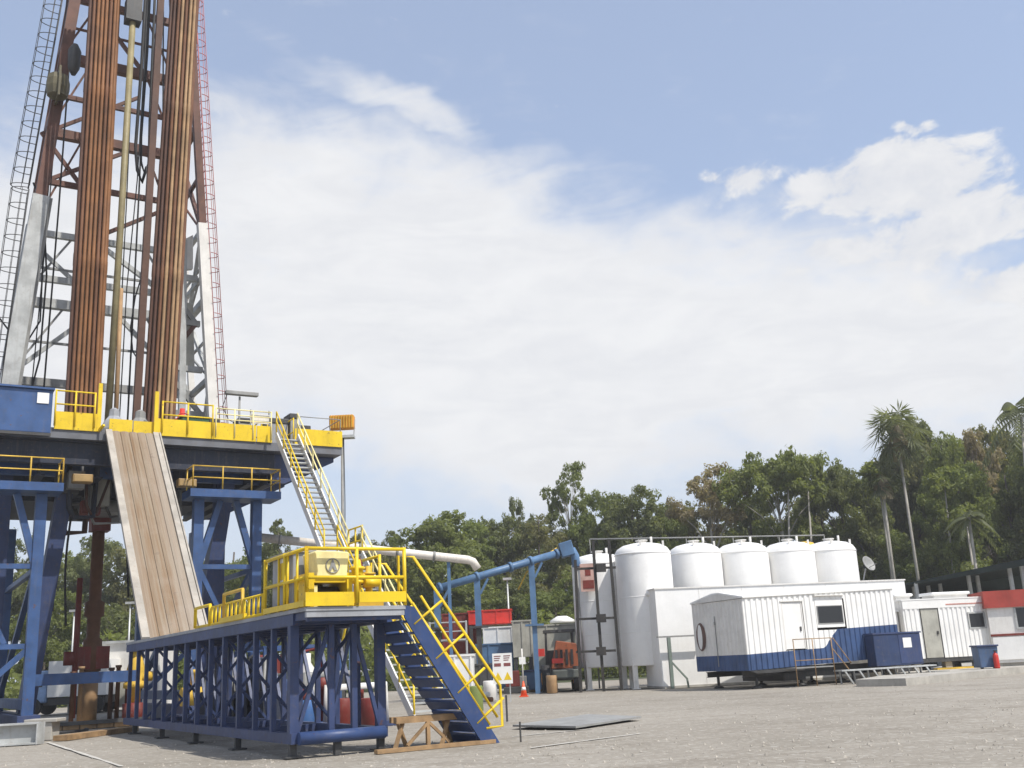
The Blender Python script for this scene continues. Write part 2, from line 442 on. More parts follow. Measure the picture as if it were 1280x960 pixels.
for k, v in enumerate((-2.0, -.9, -.4, 2.3, 2.8)):
    pts = [(v+.1*math.sin(i*.5+k), 28.5+k*.4, 10.4-i*.62) for i in range(9+k % 3)]
    o = MB().path(pts, .05, 6).build('hanging_hose', M_black, fr=RIG)
    tag(o, ['black hose hanging under the drill floor nearest the left raked leg', 'black hose hanging left of the brown wellhead column', 'black hose hanging close against the left side of the wellhead column',
            'black hose hanging just right of the wellhead column', 'black hose hanging behind the pipe ramp edge'][k], 'hose', 'hoses hanging under the drill floor')
mach = thing('floor_machinery', 'dark gearbox and rotary housing filling the shade under the middle of the drill floor', 'machinery', (1.0, 29.5, 9.4), RIG)
MB().bb((-3.6, 29.2, 9.75), (5.4, 35.5, 10.9)).bb((-.9, 28.2, 9.9), (3.2, 29.2, 10.9)).build('housing', M_under, mach)  # oversized dark housing stands in for the shade under the floor
MB().lathe((1.0, 29.2, 0), [(.9, 9.2), (.9, 9.75)], 16).build('rotary', M_grey, mach)
MB().bb((-.2, 27.6, 9.0), (.6, 28.3, 9.6)).build('valve_block', M_dred, mach)
rg_ = random.Random(4)
for k in range(12):
    v = -1.6+5.4*rg_.random(); u = 25.6+6*rg_.random(); z = 8.3+1.2*rg_.random(); r_ = .05+.09*rg_.random()
    MB().path([(v, u, 10.9), (v+.1, u, z+.4), (v+.3, u, z), (v+1.0*rg_.random()+.5, u+.3, z+.1), (v+1.2, u+.4, 10.9)], r_, 6).build('pipe_run', rg_.choice((M_dgrey, M_under, M_grey, M_rust[2])), mach)
for k in range(5):
    v = -1.8+5.6*rg_.random(); MB().bb((v, 25.4+k*.5, 9.2+.6*rg_.random()), (v+.5+.5*rg_.random(), 26+k*.5, 10.5)).build('junction_box', rg_.choice((M_grey, M_dgrey, M_beige)), mach)
# timber mats / sill at the foot
mats = thing('ground_mat', 'dark timber mat laid across the foot of the substructure', 'mat', (-1.2, 23.6, 0), RIG)
mb = MB()
for k in range(7): mb.bb((-2.4+k*.62, 22.6, .0), (-1.82+k*.62, 25.2, .16))
mb.build('planks', M_wood, mats)
MB().bb((-2.5, 22.5, .162), (2.0, 22.75, .30)).build('edge_beam', M_dgrey, mats)

# --- blue cabin on the floor, upper left
cab = thing('blue_cabin', 'blue sheet metal cabin at the left end of the drill floor', 'cabin', (-4.6, 26, FZ), RIG)
MB().bb((-7.4, U0-.35, FZ-.3), (-2.15, 27.8, FZ+1.55)).build('wall', M_blue, cab, bevel=.04)
MB().bb((-7.5, U0-.45, FZ+1.55), (-2.1, 27.9, FZ+1.63)).build('roof', M_blue, cab)
MB().bb((-2.75, U0-.385, FZ+.95), (-2.3, U0-.35, FZ+1.4)).build('notice', M_white, cab)
MB().bb((-7.4, U0-.44, FZ-.42), (-2.15, U0-.3, FZ-.3)).build('sill', M_dgrey, cab)

# --- derrick
def hw(z): return 5.2-(z-12)*(2.25/28)
TOP = 43.0
der = thing('drilling_derrick', 'tall tapering derrick with grey lower legs and rusty brown upper frame', 'derrick', (CV, 33, FZ), RIG)
for s in (-1, 1):
    for u, w in ((32, .78), (36, .5)):
        zc = 25.8
        a, b, c3 = (CV+s*hw(12), u, FZ), (CV+s*hw(zc), u, zc), (CV+s*hw(TOP), u-.0, TOP)
        w = w*.66 if s > 0 else w
        MB().bar(a, b, w, w*.9, (0, 1, 0)).build('lower_leg', M_lgrey if s < 0 else M_white2, der)
        MB().bar(b, c3, w*.72, w*.72, (0, 1, 0)).build('upper_leg', M_brown, der)
        if u == 32 and s < 0:
            MB().bar((a[0]-s*.48, u+.12, FZ), (b[0]-s*.48, u+.12, zc), .16, .5, (0, 1, 0)).build('leg_flange', M_grey, der)
levels = [(17.1, M_grey, .42), (21.5, M_lgrey, .5), (22.9, M_lgrey, .34), (25.5, M_lgrey, .34), (28.6, M_brown, .3), (31.6, M_brown, .52), (34.0, M_brown, .26), (36.5, M_brown, .55), (40.5, M_brown, .4)]
for z, m, w in levels:
    MB().bar((CV-hw(z), 36, z), (CV+hw(z), 36, z), w*.8, w).build('girt', m, der)
    for s in (-1, 1):
        MB().bar((CV+s*hw(z), 32, z), (CV+s*hw(z), 36, z), w*.6, w*.7).build('side_girt', m, der)
# bracing
def brace(p, q, w, m): MB().bar(p, q, w).build('brace', m, der)
zz = [12.2, 17.1, 21.5, 25.5, 31.6, 36.5, 40.5]
for i, (a, b) in enumerate(zip(zz, zz[1:])):
    m = M_lgrey if b < 26 else M_brown
    for s in (-1, 1):
        A = (CV+s*hw(a), 32.1, a); B = (CV+s*hw(b), 35.9, b)
        brace(A if i % 2 else (A[0], 35.9, a), B if i % 2 else (B[0], 32.1, b), .2, m)
brace((CV-hw(17.1), 36, 17.2), (CV-.6, 36, 21.3), .22, M_lgrey); brace((CV+hw(17.1), 36, 17.2), (CV+.6, 36, 21.3), .22, M_lgrey)
brace((CV-hw(22.9), 36, 25.2), (CV-1.9, 36, 23.1), .2, M_lgrey); brace((CV-.5, 36, 25.3), (CV+hw(22.9)-1.2, 36, 22.9), .24, M_lgrey)
brace((CV-hw(31)+.1, 36, 28.6), (CV+.8, 36, 31.4), .2, M_brown); brace((CV+hw(31), 36, 28.6), (CV-.8, 36, 25.7), .2, M_brown)
brace((CV-hw(34)+.1, 36, 31.8), (CV+1.2, 36, 35.0), .18, M_brown); brace((CV+1.5, 36, 36.5), (CV-1.6, 36, 40.3), .2, M_brown)
brace((CV-hw(28), 36, 31.5), (CV-1.7, 36, 28.7), .2, M_brown)
for i, (a, b) in enumerate(zip(zz, zz[1:])):        # light secondary steel on the rear and side faces
    m = M_grey if b < 26 else M_brown
    z_ = (a+b)/2
    brace((CV-hw(z_), 35.95, z_), (CV+hw(z_), 35.95, z_), .12, m)
    for s in (-1, 1):
        brace((CV+s*hw(a), 36.05, a), (CV+s*hw(z_)*.45, 36.05, b), .11, m)
        brace((CV+s*hw(z_), 32.1, z_), (CV+s*hw(z_), 35.9, z_), .12, m)
        brace((CV+s*hw(a), 32.2 if i % 2 else 35.8, a), (CV+s*hw(z_), 35.8 if i % 2 else 32.2, z_), .1, m)
# grey housing inside the right leg
gl = M_lgrey
rl0 = lambda z, d: (CV+hw(z)-d, 33.2, z)
MB().bar(rl0(FZ, 1.5), rl0(25.2, .75), .34).build('inner_leg', gl, der)
MB().prism([rl0(25.6, .2), rl0(24.3, 2.1), rl0(23.2, 2.0), rl0(23.6, .3)], (0, .3, 0)).build('gusset_plate', M_white2, der)
MB().prism([rl0(21.5, .4), rl0(21.8, 1.5), rl0(18.2, 1.7), rl0(17.9, .5)], (0, .3, 0)).build('gusset_plate', M_beige, der)
for k, (za, zb) in enumerate(((12.3, 15.3), (15.3, 17.8), (17.8, 20.4), (20.4, 23.0))):
    for d in (2.3,):
        p, q = rl0(za, .3 if k % 2 else 2.3), rl0(zb, 2.2 if k % 2 else .3)
        MB().bar(p, q, .24).build('gusset_strut', M_grey if k % 2 else M_brown, der)
    MB().bar(rl0(zb, .1), rl0(zb, 2.2), .3).build('gusset_strut', M_lgrey if k % 2 else M_grey, der)
MB().bar(rl0(FZ, 2.35), rl0(22.5, 2.0), .2).build('gusset_strut', M_dgrey, der)
# crown, sheaves, guide beam
MB().bb((CV-3.1, 31.4, TOP), (CV+3.1, 36.6, TOP+.8)).build('crown_block', M_brown, der)
MB().bar((2.05, 28.3, FZ), (2.42, 28.3, TOP), .32).build('guide_beam', M_rust[2], der)
mb = MB()
mb.lathe((-2.05, 31.2, 31.8), [(.28, -.62), (.5, -.55), (.58, -.1), (.58, .3), (.5, .6), (.28, .7)], 9, False)
mb.bb((-2.1, 30.5, 31.0), (-2.0, 31.9, 32.7))
mb.build('sheave', paint('sheave_olive', (.11, .095, .05), .6, amt=.5), der)
MB().lathe((-1.35, 31.2, 33.6), [(.12, -.9), (.3, -.5), (.34, .5), (.15, .9)], 10).build('counterweight', M_dgrey, der)
# caged ladders
def ladder(name, a, b, dirv, m, mc, wid=.45, out=.85):
    a, b = Vector(a), Vector(b); d = Vector(dirv); side = Vector((0, 1, 0))
    ld = MB()
    for s in (-1, 1): ld.tube(a+side*s*wid/2, b+side*s*wid/2, .035, 6)
    L = (b-a).length; n = int(L/.42)
    for k in range(n):
        p = a+(b-a)*((k+.5)/n); ld.tube(p-side*wid/2, p+side*wid/2, .018, 5)
    ld = ld.build(name, m, der)
    cg = MB(); nh = int(L/.85)
    ring = []
    for k in range(9):
        t = math.pi*(k/8); ring.append(d*(math.sin(t)*out)+side*(math.cos(t)*.42))
    for k in range(nh+1):
        p = a+(b-a)*(k/nh); cg.path([p+q for q in ring], .022, 5)
    for k in (1, 3, 4, 5, 7): cg.tube(a+ring[k], b+ring[k], .016, 5)
    c = cg.build('cage', mc, ld)
    INFO[c.name] = INFO[der.name]
ladder('ladder', (CV-hw(26)-.62, 31.9, 26.2), (CV-hw(TOP)-.62, 31.9, TOP), (-1, 0, 0), M_dgrey, M_dgrey)
ladder('ladder', (CV-hw(19)-.62, 31.9, 15.5), (CV-hw(26)-.62, 31.9, 26.0), (-1, 0, 0), M_dgrey, M_dgrey, out=.8)
ladder('ladder', (CV+hw(12)+.28, 32, FZ), (CV+hw(TOP)+.28, 32, TOP), (1, 0, 0), M_redpole, M_redpole, .4, .5)
# lines and hoses in the mast
def hose(label, pts, r=.05, m=M_black):
    return tag(MB().path(pts, r, 6).build('mast_hose', m, fr=RIG), label, 'hose', 'hoses and lines hanging in the derrick')
hose('dark hose hanging in a long loop between the olive pole and the right pipe rack', [(2.0, 29.5, 41), (2.0, 29.5, 34), (1.9, 29.5, 29), (1.95, 29.5, 27.6), (2.15, 29.5, 27.0), (2.35, 29.5, 27.6), (2.3, 29.5, 30), (2.25, 29.5, 41)], .07)
hose('thin dark line running straight down right of the olive pole', [(2.15, 30.5, 41), (2.0, 30.5, 27), (1.75, 30.5, 21), (1.7, 30.5, FZ)], .03)
hose('dark hose sagging in a loop beside the grey left leg', [(-1.9, 33, 34), (-2.0, 33, 24), (-1.9, 33, 19.5), (-2.4, 33, 18.4), (-3.1, 33, 18.6), (-3.9, 33, 19.6)], .045)
hose('thin slack line hanging left of the left pipe rack', [(-1.7, 32, 33), (-2.3, 32, 29), (-2.6, 32, 26), (-2.55, 32, 23)], .035)
hose('short hose loop hanging on the dark side of the right pipe rack', [(2.2, 29, 21.3), (1.9, 29, 20), (1.75, 29, 18.4), (1.9, 29, 17.2), (2.3, 29, 16.6)], .035)
for k, (v0_, v1_, u_) in enumerate(((1.35, 1.3, 31), (1.62, 1.5, 31), (2.0, 1.95, 30), (.35, .55, 33), (-1.55, -1.35, 33), (-2.05, -1.6, 34), (4.55, 3.6, 34))):
    hose(('thin wire line hanging straight right of the olive pole', 'second thin wire line right of the olive pole', 'wire line close against the brown guide beam', 'wire line hanging just left of the olive pole',
          'wire line close to the left side of the left pipe rack', 'wire line nearest the grey left leg', 'wire line inside the right leg')[k], [(v1_, u_, 41), ((v0_+v1_)/2+.05, u_, 26), (v0_, u_, FZ)], .03 if k % 2 else .045)
hose('looped black hose bundle hanging beside the guide beam', [(1.75, 29.2, 41), (1.7, 29.2, 33), (1.6, 29.2, 28.2), (1.75, 29.2, 26.9), (2.0, 29.2, 26.3), (2.2, 29.2, 27.2)], .085)
hose('long hose drooping between the left leg and the left rack', [(-2.7, 33, 27), (-2.1, 33, 25.5), (-1.75, 33, 22), (-1.8, 33, 17.5), (-2.2, 33, 15.2)], .05)
# poles between the racks
kel = thing('kelly_pipe', 'olive yellow pipe standing between the two rusty pipe racks', 'pipe', (.85, 28.6, FZ), RIG)
MB().path([(.85, 28.6, FZ), (.98, 28.6, 24), (1.04, 28.6, 35)], .16, 10).build('pipe', M_olive, kel)
mb = MB().bb((.66, 28.3, 35), (1.44, 29.0, 36.3)); mb.lathe((1.05, 28.6, 0), [(.3, 36.3), (.5, 36.6), (.5, 38.4), (.2, 38.8)], 12)
mb.build('hook_block', M_dgrey, kel)
mb = MB().path([(1.28, 28.9, FZ), (1.2, 28.9, 20.3)], .11, 8); mb.build('side_tube', M_rust[3], kel)
# drill pipes in two racks
pm = []
PR = .094
for k in range(4):
    prof = [(PR, 0)]
    for z in (0, 9.3, 18.6, 27.6):
        if z: prof += [(PR*.86, z-.35), (PR, z-.28)]
        prof += [(PR, z+.28), (PR*.86, z+.35)] if z < 27 else [(PR, z+.1)]
    pm.append(MB().lathe((0, 0, 0), prof, 9))
protos = {}
rng = random.Random(21)
for side, v0, pit, lean in (('left', -1.0, .205, -.2), ('right', 2.42, .208, 1.2)):
    for r_ in range(4):
        for c_ in range(7):
            f = rng.random()
            if side == 'right': k = (2, 2, 1, 3, 0, 3, 3, 0)[c_] if f < .85 else 1  # dark left, tan right: shaded and sunlit rack sides put into the tones
            else: k = (2, 1, 0, 0, 0, 1, 0, 0)[c_] if f < .85 else rng.choice((0, 1, 2, 3))
            v = v0+c_*pit+(r_ % 2)*pit*.5+r_*.05; u = 28.45+r_*.17
            if k not in protos:
                o = pm[k].build('drill_pipe', M_rust[k], base=(0, 0, 0)); protos[k] = o
            else:
                o = protos[k].copy(); col.objects.link(o)
            o.location = RIG.w((v, u, FZ+.02)); o.rotation_euler = (R(-.25), R(lean+.06*(rng.random()-.5)), RIG.a)
            tone = ('orange rusted', 'brown rusted', 'dark rusted', 'pale tan')[k]
            tag(o, '%s drill pipe standing in the %s rack inside the derrick' % (tone, side), 'drill pipe',
                '%s drill pipes in the %s rack' % (tone, side))
# things on the drill floor
def lump(name, label, v, m):
    rng = random.Random(int(v*100)); mb = MB()
    mb.lathe((v, 25.2, FZ), [(.55, 0), (.58, .35), (.42, .75), (.25, .95), (.22, 1.25), (.05, 1.35)], 7, False)
    o = mb.build(name, m, fr=RIG); tag(o, label, 'equipment')
lump('covered_tool', 'grey lump of covered equipment behind the yellow gate, left one', .55, M_deck)
lump('covered_tool', 'grey lump of covered equipment behind the yellow gate, right one with a flared foot', 1.65, M_grey)
gb = thing('green_box', 'dark green steel box behind the floor railing right of the pipe rack', 'box', (4.0, 25.1, FZ), RIG)
MB().bb((3.35, 24.6, FZ), (4.55, 25.5, FZ+1.05)).build('body', M_green, gb, bevel=.03)
MB().bb((3.3, 24.55, FZ+1.05), (4.6, 25.55, FZ+1.1)).build('lid', M_green, gb)
ft = thing('floor_lamp', 'flat grey strip light on a thin pole above the drill floor', 'lamp', (6.1, 25.2, FZ), RIG)
MB().tube((6.1, 25.2, FZ), (6.1, 25.2, 14.35), .05).build('pole', M_grey, ft)
MB().bb((5.4, 25.0, 14.4), (6.95, 25.3, 14.58)).build('lamp_head', M_grey, ft, bevel=.02)
MB().path([(5.5, 25.2, 14.4), (5.3, 25.2, 13.8), (5.6, 25.2, 13.2), (6.05, 25.2, 13.0)], .02, 5).build('cable', M_black, ft)
for v, w, h, m, lab in ((5.55, .8, 1.0, M_grey, 'grey motor housing standing below the strip light on the drill floor'), (6.35, .5, 1.35, M_beige, 'beige box standing right of the strip light pole'),
                        (7.95, 1.0, 1.45, M_deck, 'grey cabinet with a dark top at the head of the long stair'), (9.3, .5, 1.2, M_brown, 'brown valve unit right of the long stair head'), (10.1, .6, .95, M_lgrey, 'low pale grey unit near the right corner of the drill floor'), (4.95, .4, 1.2, M_dgrey, 'dark narrow unit left of the grey motor housing'), (8.75, .35, 1.75, M_grey, 'tall narrow grey unit just right of the stair head')):
    t = thing('floor_unit', lab, 'equipment', (v, 25.7, FZ), RIG)
    MB().bb((v-w/2, 25.2, FZ), (v+w/2, 26.1, FZ+h-.25)).build('body', m, t, bevel=.03)
    MB().bb((v-w/2-.04, 25.16, FZ+h-.25), (v+w/2+.04, 26.14, FZ+h)).build('top', M_dgrey, t, bevel=.03)
mp = thing('notice_board', 'pale panel with a dark mark set in the gap of the yellow toe boards', 'panel', (6.68, 24.2, FZ), RIG)
MB().bb((6.3, 24.12, FZ+.86), (7.2, 24.18, FZ+1.3)).build('board', M_white2, mp)
for v in (6.32, 7.18): MB().bar((v, 24.15, FZ), (v, 24.15, FZ+1.5), .05).build('post', M_grey, mp)
rl = thing('red_valve', 'small red valve beside the right derrick leg on the floor', 'valve', (3.9, 27, FZ), RIG)
MB().lathe((3.9, 27, FZ), [(.15, 0), (.15, .9), (.32, 1.0), (.32, 1.5), (.12, 1.6), (.12, 2.0)], 10).build('body', M_red, rl)
MB().ring((3.9, 26.75, FZ+1.5), .25, .03, 'y', 12).build('handwheel', M_red, rl)

# ------------------------------------------------------------------ PIPE RAMP
rp = thing('pipe_ramp', 'worn brown pipe ramp sloping from the drill floor down to the catwalk', 'ramp', (1.1, 19.5, 3), RIG)
top, bot = (24.05, 12.0), (15.05, 2.98)
dv = Vector((0, top[0]-bot[0], top[1]-bot[1])).normalized(); nv = Vector((0, -dv.z, dv.y))
P = lambda v, t, n=0: Vector((v, bot[0]+(top[0]-bot[0])*t, bot[1]+(top[1]-bot[1])*t))+nv*n
mb = MB(); wv = [.28, .62, .98, 1.32, 1.66, 1.98]
for a, b in zip(wv, wv[1:]):
    mb.prism([P(a+.009, 0), P(b-.009, 0), P(b-.009, 0, .05), P(a*.35+b*.65, 0, .075), P(a*.65+b*.35, 0, .075), P(a+.009, 0, .05)], P(0, 1)-P(0, 0))
mb.build('ramp_bed', M_ramp, rp)
for a, b in ((.02, .28), (1.98, 2.2)):
    mb = MB(); mb.prism([P(a, 0), P(b, 0), P(b, 0, .14), P(a, 0, .14)], P(0, 1)-P(0, 0)); mb.build('side_flange', M_rampside, rp)
mb = MB()
for v in (.2, 1.1, 2.0): mb.bar(P(v, 0, -.2), P(v, 1, -.2), .16, .3)
for t in (.1, .3, .5, .7, .9): mb.bar(P(.1, t, -.2), P(2.1, t, -.2), .14)
mb.build('ramp_frame', M_dgrey, rp)
MB().bar(P(2.26, 0, .1), P(2.26, 1, .1), .06, .1).build('edge_pipe', M_rampside, rp)

# ------------------------------------------------------------------ CATWALK
cw = thing('catwalk', 'long navy steel catwalk frame with open posts and a grey deck', 'catwalk', (1.1, 9, 0), RIG)
CL = 17.2
mb = MB()
for v in (.07, 2.05): mb.bb((v-.09, -.1, .27), (v+.09, CL, .48))
for u in (-.02, 3.9, 7.8, 11.7, 15.6): mb.bb((.16, u-.08, .29), (1.96, u+.08, .46))
mb.build('bottom_frame', M_navy, cw)
mb = MB()
for v in (.07, 2.05): mb.bb((v-.09, -.15, 2.66), (v+.09, CL, 2.9))
for u in [k*1.3+.05 for k in range(14)]: mb.bb((.16, u-.07, 2.68), (1.96, u+.07, 2.88))
mb.build('top_frame', M_navy, cw)
for v in (.07, 2.05):
    for k in range(14):
        u = .08+k*1.29; MB().bar((v, u, .48), (v, u, 2.66), .115 if k else .19).build('post', M_navy, cw)
for v in (.88, 1.4): MB().bar((v, 0, .48), (v, 0, 2.66), .12).build('post', M_navy, cw)
mb = MB()
for k in range(1, 13, 2):
    a = .08+k*1.29
    mb.bar((2.05, a, .5), (2.05, a+1.29, 2.64), .08).bar((2.05, a+1.29, .5), (2.05, a+2.58, 2.64), .08).bar((.1, a, .5), (2.0, a, 2.64), .07).bar((2.0, a+1.29, .5), (.1, a+1.29, 2.64), .07)
mb.bar((.15, .03, .5), (.86, .03, 2.64), .08).bar((1.42, .03, 2.64), (2.0, .03, .5), .08).bar((.9, .05, .55), (1.38, .05, 2.6), .06)
mb.build('brace', M_navy, cw)
for v in (.07, 2.05):
    for u in (.1, 4.0, 7.9, 11.8, 15.7): MB().bar((v, u, 0), (v, u, .27), .14).bb((v-.18, u-.18, 0), (v+.18, u+.18, .03)).build('foot', M_dgrey, cw)
MB().bar((.98, -.1, 0), (.98, -.1, .27), .14).build('foot', M_dgrey, cw)
MB().bb((-.04, -1.0, 2.905), (2.2, CL, 2.985)).build('deck', M_deck, cw)
MB().prism([(-.02, -.98, 2.9), (2.18, -.98, 2.9), (2.18, -.98, 2.78), (-.02, -.98, 2.78)], (0, .1, 0)).build('front_lip', M_deck, cw)
MB().bb((.02, -.9, 2.70), (2.14, -.82, 2.9)).bb((.02, -.82, 2.74), (.1, -.15, 2.9)).bb((2.06, -.82, 2.74), (2.14, -.15, 2.9)).build('cantilever', M_navy, cw)
MB().tube((.1, -.2, .38), (2.02, -.2, .38), .13, 12).build('bottom_pipe', M_stairblue, cw)
# working platform rails on the near end
r = MB()
railing(r, [(-.02, 1.75, 2.985), (-.02, -.98, 2.985), (2.2, -.98, 2.985)], 1.2, .04, 1.1, (.5,))
for u in (-.4, .2, .8): r.tube((-.02, u, 2.985), (-.02, u, 4.18), .03, 6)
r.build('cage_railing', M_yel, cw)
MB().bb((-.06, -1.04, 3.0), (1.0, -.99, 3.28)).build('toe_board', M_yel, cw)
MB().bb((1.12, -1.04, 3.06), (2.2, -.99, 3.28)).build('toe_board', M_yel, cw)
MB().bb((-.08, -.97, 3.0), (-.03, 1.7, 3.12)).build('toe_board', M_yel, cw)
r = MB(); railing(r, [(2.2, .35, 2.985), (2.2, 1.75, 2.985)], 1.2, .035, 1.1, (.5,)); r.build('cage_railing', M_yel, cw)
# low side rail of pickets and two hoops
r = MB()
r.tube((-.02, 1.8, 3.02), (-.02, 7.8, 3.02), .04, 6)
for k in range(15):
    u = 1.9+k*.36
    if 6.3 < u < 7.9: continue
    r.tube((-.02, u, 3.0), (-.02, u, 3.46), .035, 6)
r.tube((-.02, 1.8, 3.46), (-.02, 6.3, 3.46), .03, 6)
r.build('picket_rail', M_yel, cw)
for u0, u1, h in ((3.4, 5.0, .72), (6.3, 7.8, .55)):
    MB().path([(-.05, u0, 3.0), (-.05, u0, 2.98+h), (-.05, u1, 2.98+h), (-.05, u1, 3.0)], .045, 6).build('hoop', M_yeldark if u0 < 5 else M_yel, cw)
mb = MB(); mb.bb((-.1, 3.2, 3.0), (.0, 5.2, 3.12)); mb.build('kick_plate', M_yel, cw)
# cabinet and winch on the platform
cb = thing('control_cabinet', 'tall grey control cabinet with a cream yellow window panel on the catwalk', 'cabinet', (.35, .75, 2.985), RIG)
MB().bb((.06, .1, 2.985), (.75, 1.5, 4.22)).build('body', M_deck, cb, bevel=.03)
MB().bb((.03, .35, 3.55), (.06, 1.05, 4.15)).build('panel', M_white, cb)
MB().bb((.018, .45, 3.68), (.0295, .92, 4.05)).build('window', M_yel, cb)
MB().bb((.02, .05, 4.22), (.8, 1.55, 4.27)).build('roof', M_grey, cb)
wn = thing('winch', 'yellow hydraulic winch with a cream cover on the catwalk platform', 'winch', (.8, -.3, 2.985), RIG)
mb = MB()
for a in (.15, 1.0):
    mb.bb((a-.06, -.8, 2.985), (a+.06, .25, 3.7))
mb.bb((.2, -.75, 3.5), (.95, .2, 3.62))
mb.build('base_frame', M_yel, wn)
cp = [(.26, 3.62), (.94, 3.62), (.94, 3.72), (.98, 4.06), (1.0, 4.1), (.96, 4.14), (.26, 4.16), (.22, 4.12), (.24, 4.06), (.28, 3.72)]
cov = MB().prism([(a, -.82, z) for a, z in cp], (0, .8, 0)).build('cover', M_cream, wn, bevel=.02)
em = MB()
em.ring((.61, -.835, 3.84), .15, .012, 'y', 18)
em.prism([(.51, -.83, 3.74), (.575, -.83, 3.74), (.61, -.83, 3.82), (.645, -.83, 3.74), (.71, -.83, 3.74), (.61, -.83, 3.99)], (0, -.012, 0))
em.build('emblem', M_grey, cov)
MB().tube((.3, -.3, 3.26), (.9, -.3, 3.26), .19, 14).build('drum', M_dgrey, wn)
MB().bb((.18, -.7, 3.0), (.32, -.55, 3.45)).build('bracket', M_cream, wn)
hp = thing('hydraulic_pump', 'yellow pump with rounded bodies beside the winch on the catwalk platform', 'pump', (1.5, -.3, 2.985), RIG)
MB().lathe((1.3, -.5, 2.985), [(.15, 0), (.15, .05), (.08, .06), (.08, .5), (.15, .51), (.15, .56), (.12, .58), (.13, .8), (.17, .81), (.17, .86), (.09, .88), (.07, 1.02)], 12).build('body', M_yel, hp)
MB().lathe((1.62, -.35, 2.985), [(.14, 0), (.14, .05), (.07, .06), (.07, .42), (.13, .43), (.13, .7), (.16, .71), (.16, .75), (.06, .77), (.06, .9)], 12).build('body', M_yeldark, hp)
MB().tube((1.42, -.62, 3.5), (1.75, -.62, 3.5), .09, 12).build('motor', M_yel, hp)
MB().bb((1.2, -.75, 2.99), (1.8, -.1, 3.08)).build('base', M_yeldark, hp)
MB().tube((1.3, -.5, 3.72), (1.62, -.35, 3.6), .06).build('link_pipe', M_yeldark, hp)
MB().lathe((1.46, -.2, 2.985), [(.09, .5), (.1, .9), (.05, 1.08)], 10).build('filter', M_dred, hp)

# ------------------------------------------------------------------ BLUE SIDE STAIR
bs = thing('blue_stair', 'steep navy blue stair with yellow handrails from the catwalk to the gravel', 'stair', (3.6, -.4, 0), RIG)
A, B = Vector((2.2, -.95, 2.95)), Vector((4.30, -.95, .0))
sl = (B-A).normalized(); pn = Vector((-sl.z, 0, sl.x))
if pn.z < 0: pn = -pn
for u, nm in ((-.95, 'stringer'), (.55, 'stringer')):
    a, b = Vector((A.x, u, A.z)), Vector((B.x, u, B.z))
    w = .22 if u < 0 else .16
    MB().prism([a+Vector((0, 0, .04)), a+Vector((.28, 0, .0)), b+Vector((.12, 0, .0)), b+Vector((-.3, 0, 0)), a+Vector((0, 0, -w))], (0, .05, 0)).build(nm, M_stairblue, bs)
for k in range(1, 12):
    t = k/12; c = A+(B-A)*t
    mb = MB(); mb.bb((c.x-.26, -.89, c.z-.07), (c.x+.10, .54, c.z-.03))
    mb.prism([(c.x-.26, -.88, c.z-.072), (c.x-.22, -.88, c.z-.072), (c.x-.10, -.88, c.z-.235), (c.x-.14, -.88, c.z-.235)], (0, 1.4, 0))
    mb.build('tread', M_stairblue, bs)
for u in (-.93, .57):
    r = MB()
    a, b = Vector((A.x+.1, u, A.z+.02)), Vector((B.x-.2, u, B.z+.32))
    hv = pn*.74
    r.path([(A.x-.12, u, 3.0), (A.x-.12, u, 4.05), (A.x+.24, u, 4.03), (4.50, u, 1.2), (4.52, u, .34), b], .034, 8)
    r.tube(a+hv*.5, b+hv*.5, .03, 6)
    r.tube(a+hv*.16, b+hv*.16, .03, 6)
    for t in (.12, .40, .68, .93):
        p = a+(b-a)*t; r.tube(p-pn*.12, p+hv, .03, 6)
    r.build('handrail', M_yel, bs)
MB().bar((4.0, -.9, 0), (4.0, -.9, .3), .05).bar((4.0, .5, 0), (4.0, .5, .3), .05).build('foot', M_dgrey, bs)
st = thing('sawhorse', 'rough timber trestle standing on the gravel under the blue stair', 'trestle', (2.95, -.4, 0), RIG)
MB().bar((2.15, -.45, .60), (3.85, -.45, .60), .16, .13).bar((2.2, -.1, .60), (3.85, -.1, .60), .12, .12).build('top_rail', M_wood, st)
for v in (2.35, 3.45):
    for s in (-1, 1):
        MB().bar((v+s*.28, -.28+s*.3, 0), (v, -.28+s*.12, .54), .07).build('leg', M_wood, st)
MB().bar((2.9, -.5, .02), (2.9, -.5, .54), .08).bar((2.4, -.52, .08), (2.88, -.52, .5), .06).bar((3.4, -.52, .08), (2.94, -.52, .5), .06).build('brace', M_wood, st)
pk = MB(); pk.bb((1.5, -1.0, 0), (4.3, -.82, .08)); tag(pk.build('timber_plank', M_wood, fr=RIG), 'weathered timber plank lying on the gravel in front of the trestle', 'plank')
sk = MB().bar((4.75, -1.3, 0), (4.75, -1.3, .42), .03); tag(sk.build('ground_stake', M_dgrey, fr=RIG), 'thin steel stake standing in the gravel beside the blue stair foot', 'stake')

